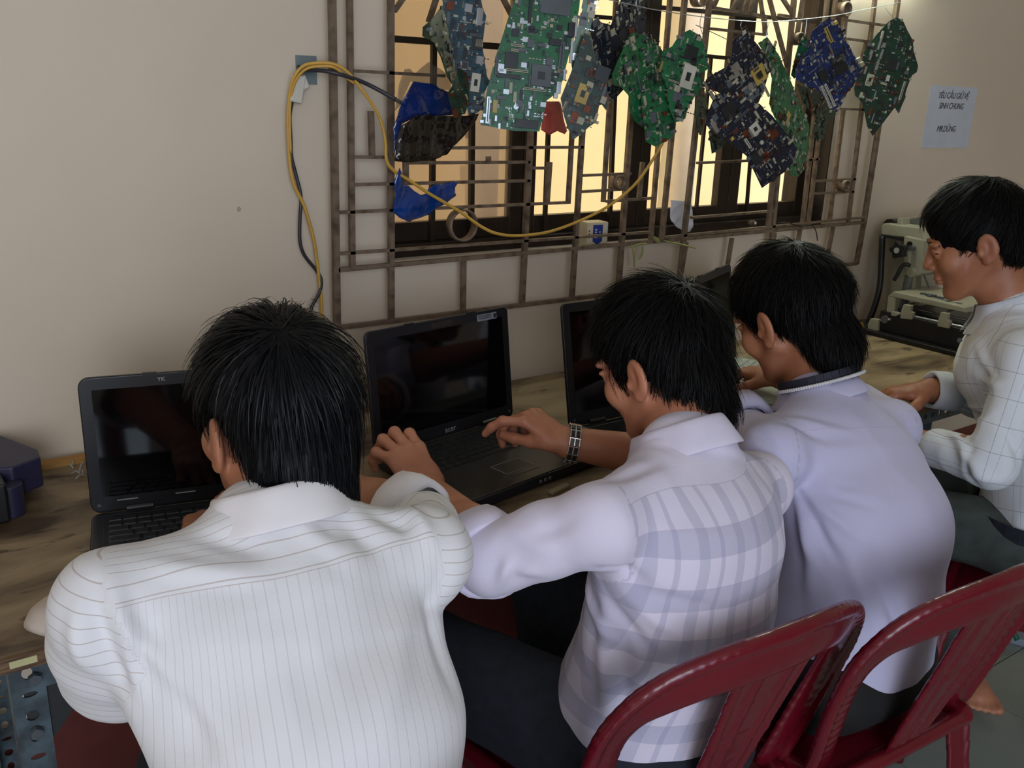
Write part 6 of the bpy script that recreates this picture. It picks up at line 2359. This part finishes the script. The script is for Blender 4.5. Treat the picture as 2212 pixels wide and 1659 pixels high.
f3 = [(a_(1680, 900, 1.52), a_(1800, 940, 1.55), .012, -.004), (a_(1690, 890, 1.52), a_(1850, 925, 1.58), .012, .003), (a_(1690, 1000, 1.42), a_(1840, 1040, 1.42), .010, -.003), (a_(1700, 1070, 1.38), a_(1760, 1240, 1.36), .013, .007),
      (a_(1710, 1060, 1.38), a_(1800, 1220, 1.36), .012, -.007), (a_(1720, 1060, 1.38), a_(1850, 1170, 1.38), .012, .005), (a_(1730, 1050, 1.38), a_(1900, 1090, 1.42), .011, -.003), (a_(1740, 1100, 1.36), a_(1740, 1300, 1.34), .014, .006),
      (a_(1820, 1200, 1.35), a_(1900, 1380, 1.35), .02, .006), (a_(1930, 1290, 1.38), a_(1960, 1400, 1.38), .014, -.006), (a_(1620, 920, 1.52), a_(1680, 960, 1.48), .010, -.005), (a_(1860, 1180, 1.4), a_(1960, 1420, 1.38), .016, -.005)]
make_shirt(p3, m_shirt3, J, spine, [[(J['SL'], .050), (J['EL'], .048)], [(J['SR'], .048), (J['ER'], .046)]], 33, f3, at(1800, 930, 1.56), lat3, wrinkle=0.0014)
cuff(inter(J['EL'], J['WL'], .02), inter(J['EL'], J['WL'], .22), (0, 0, 1), (.050, .050), m_collar3, p3)
collar(np.array(J['N']) + np.array((-.004, .010, -.010)), H3.A[2] * .7 + np.array((0, 0, .5)), H3.A[1], .062, .062, m_collar3, p3, hgt=0.024, flare=0.018, drop=0.028)
hair_of(H3, p3, m_hair2, HAIRCAP + [((0, -0.072, -0.066), (0.060, 0.044, 0.070)), ((0.0, -0.040, 0.02), (0.082, 0.092, 0.080))], std_cuts(), (0.004, -0.060, 0.098), 8500, 0.040, 0.18, 7, wid=0.0017, jitter=0.30, down=0.75)
P_(p3)
# lanyard: dark ribbon with a pale beaded chain over the collar
un = nrm(H3.A[2] * .7 + np.array((0, 0, .5)))
fn = nrm(H3.A[1] - un * np.dot(H3.A[1], un))
rn = np.cross(fn, un)
lc = np.array(J['N']) + np.array((-.004, .010, .006))
ly = empty('lanyard', lc, 0, 'dark lanyard ribbon with pale beaded chain round the neck over the lavender collar', 'lanyard')
mb = MB()
pts = []
for k in range(25):
    a = D(50 + 260 * k / 24)
    pts.append(fn * math.cos(a) * .070 + rn * math.sin(a) * .071 + un * (.010 + .010 * math.cos(a + math.pi)))
for i in range(24):
    mb.bar(pts[i], pts[i + 1], 0.003, 0.020, up=un)
mb.build('ribbon', mat('ribbon_navy', (30, 28, 44), rough=0.7), ly)
mb = MB()
for k in range(46):
    a = D(150 + 150 * k / 45)
    mb.ball(fn * math.cos(a) * .077 + rn * math.sin(a) * .078 + un * (.004 + .010 * math.cos(a + math.pi)), 0.0034, 4)
tag(mb.build('beaded_chain', mat('bead_white', (216, 214, 216), rough=0.3), ly), 'pale beaded chain')

# ------------------------------------------------------------------ 4: checked shirt, in profile
p4 = empty('person', (2.03, 0.82, 0), 0, 'man in a white shirt with thin dark checks, in profile at the right edge', 'person')
J = dict(P=(2.04, .82, .52), N=at(2190, 655, 2.00), SL=at(2215, 775, 1.86), SR=at(2150, 720, 2.13))
J['EL'] = tuple(at(2140, 1000, 1.84))
J['WL'] = tuple(at(1985, 955, 1.98))
J['ER'] = tuple(at(2118, 856, 2.17))
J['WR'] = tuple(at(2005, 842, 2.14))
H4 = Head(at(2106, 518, 1.99), -37, 23, 1, 1.0)
feet = make_legs(p4, m_greyp, ((1.97, .83, .52), (2.13, .86, .52)), ((1.80, 1.16, .53), (2.08, 1.22, .53)), ((1.95, 1.16, .10), (2.17, 1.01, .08)), ((1.90, 1.34, .03), (2.06, .87, .03)), m_skin, 4, foot='bare')[1]
make_body(p4, H4, J, m_skin2, feet, hands=[dict(W_=J['WL'], d=(-.5, .8, -.1), n=(0, .1, 1), side=(1, .4, 0), curls=((25, 35, 20),) * 4),
                                          dict(W_=J['WR'], d=(-.75, .55, -.12), n=(0, .1, 1), side=(-1, -.6, 0), curls=((25, 35, 20),) * 4)])
lat4 = nrm(np.array(J['SR']) - np.array(J['SL']))
spine = [((2.045, .83, .56), .155, .130), ((2.04, .83, .66), .152, .124), ((2.02, .86, .80), .155, .118), (inter(J['SL'], J['SR'], .5) + np.array((0, -.01, -.045)), .160, .105),
         (np.array(J['N']) + np.array((0, -.006, -.022)), .076, .062)]
f4 = [(a_(2060, 880, 1.8), a_(2160, 1000, 1.76), .013, .009), (a_(2070, 870, 1.8), a_(2190, 960, 1.76), .013, -.008), (a_(2060, 940, 1.8), a_(2130, 1040, 1.76), .012, .008), (a_(2100, 830, 1.8), a_(2200, 840, 1.78), .013, .006),
      (a_(2090, 960, 1.8), a_(2110, 1060, 1.78), .012, -.008), (a_(2040, 920, 1.84), a_(2080, 960, 1.8), .010, .008), (a_(2150, 900, 1.78), a_(2210, 1010, 1.76), .014, -.006), (a_(2100, 740, 1.9), a_(2140, 850, 1.86), .014, .005),
      (a_(2050, 890, 1.84), a_(2110, 910, 1.8), .009, .007), (a_(2070, 1010, 1.8), a_(2160, 1050, 1.78), .012, .006)]
make_shirt(p4, m_shirt4, J, spine, [[(J['SL'], .048), (J['EL'], .047), (inter(J['EL'], J['WL'], .7), .040)], [(J['SR'], .052), (J['ER'], .048), (inter(J['ER'], J['WR'], .5), .036)]], 44, f4, at(2190, 720, 1.9), lat4, wrinkle=0.0036, seams=False)
cuff(inter(J['ER'], J['WR'], .50), inter(J['ER'], J['WR'], .95), (0, 0, 1), (.035, .035), m_collar4, p4)
collar(np.array(J['N']) + np.array((-.004, .008, -.010)), (-.10, .30, .95), H4.A[1], .060, .062, m_collar4, p4, hgt=0.034, flare=0.034, drop=0.064, opening=24)
hair_of(H4, p4, m_hair2, HAIRCAP + [((0, 0.036, 0.066), (0.068, 0.048, 0.044))], [((0, 0.138, -0.026), (0.088, 0.074, 0.100)), ((-0.098, 0.000, -0.026), (0.034, 0.036, 0.046)), ((0.098, 0.000, -0.026), (0.034, 0.036, 0.046)),
        ((-0.07, 0.078, -0.055), (0.045, 0.046, 0.060)), ((0.07, 0.078, -0.055), (0.045, 0.046, 0.060)), ((0, -0.05, -0.125), (0.09, 0.06, 0.05))], (0.0, -0.045, 0.105), 6500, 0.040, 0.16, 8, wid=0.0016, jitter=0.26, down=0.22,
        extra=lambda L_: np.stack([0 * L_[:, 0], 0.4 + 0 * L_[:, 0], -0.3 * np.clip(L_[:, 1] / 0.08, 0, 1)], 1), faceline=0.044)
face_parts(H4, p4, look=(0.0, 0, -0.003))
mb = MB()
bp = a_(2073, 735, 1.90); mb.cyl(bp, bp - nrm(ray(2073, 735)) * 0.003, 0.005, 12)
mb.build('button', m_chipk, p4)
mb = MB()
ring_ = []
for k in range(33):
    a = 2 * math.pi * k / 32
    ring_.append(np.array((2.045, .83, .565)) + np.array((math.cos(a) * .165, math.sin(a) * .14, 0)))
for i in range(32):
    mb.bar(ring_[i], ring_[i + 1], 0.003, 0.036)
mb.build('belt', m_denim, p4)
P_(p4)
# rubber sandal under the right-hand chair
c = onZ(2195, 1362, 0.02)
sd_ = empty('sandal', (c[0], c[1], 0), D(20), 'pale blue rubber sandal with a green strap on the floor at the right edge', 'sandal')
mb = MB(); mb.prism([(0.048 * math.cos(t) * (1 + .12 * math.sin(t)), 0.13 * math.sin(t)) for t in np.linspace(0, 2 * math.pi, 33)[:-1]], 0.0, 0.022)
mb.build('sole', mat('sandal_pale', (150, 158, 176), rough=0.6), sd_, bevel=0.004)
mb = MB(); mb.tube(spline([(-.045, -.01, .016), (-.03, .02, .05), (0, .035, .058), (.03, .02, .05), (.045, -.01, .016)], 5), 0.008, 8)
mb.build('strap', mat('sandal_green', (30, 110, 84), rough=0.5), sd_, smooth=True)
mb = MB(); mb.tube(spline([onZ(2152, 1345, .006), onZ(2165, 1368, .006), onZ(2190, 1385, .006), onZ(2230, 1388, .006), onZ(2290, 1370, .006)], 6), 0.0022, 6)
tag(mb.build('floor_cord', MATS['black_cord'], smooth=True), 'thin black cord on the tiled floor beside the sandal', 'cord')
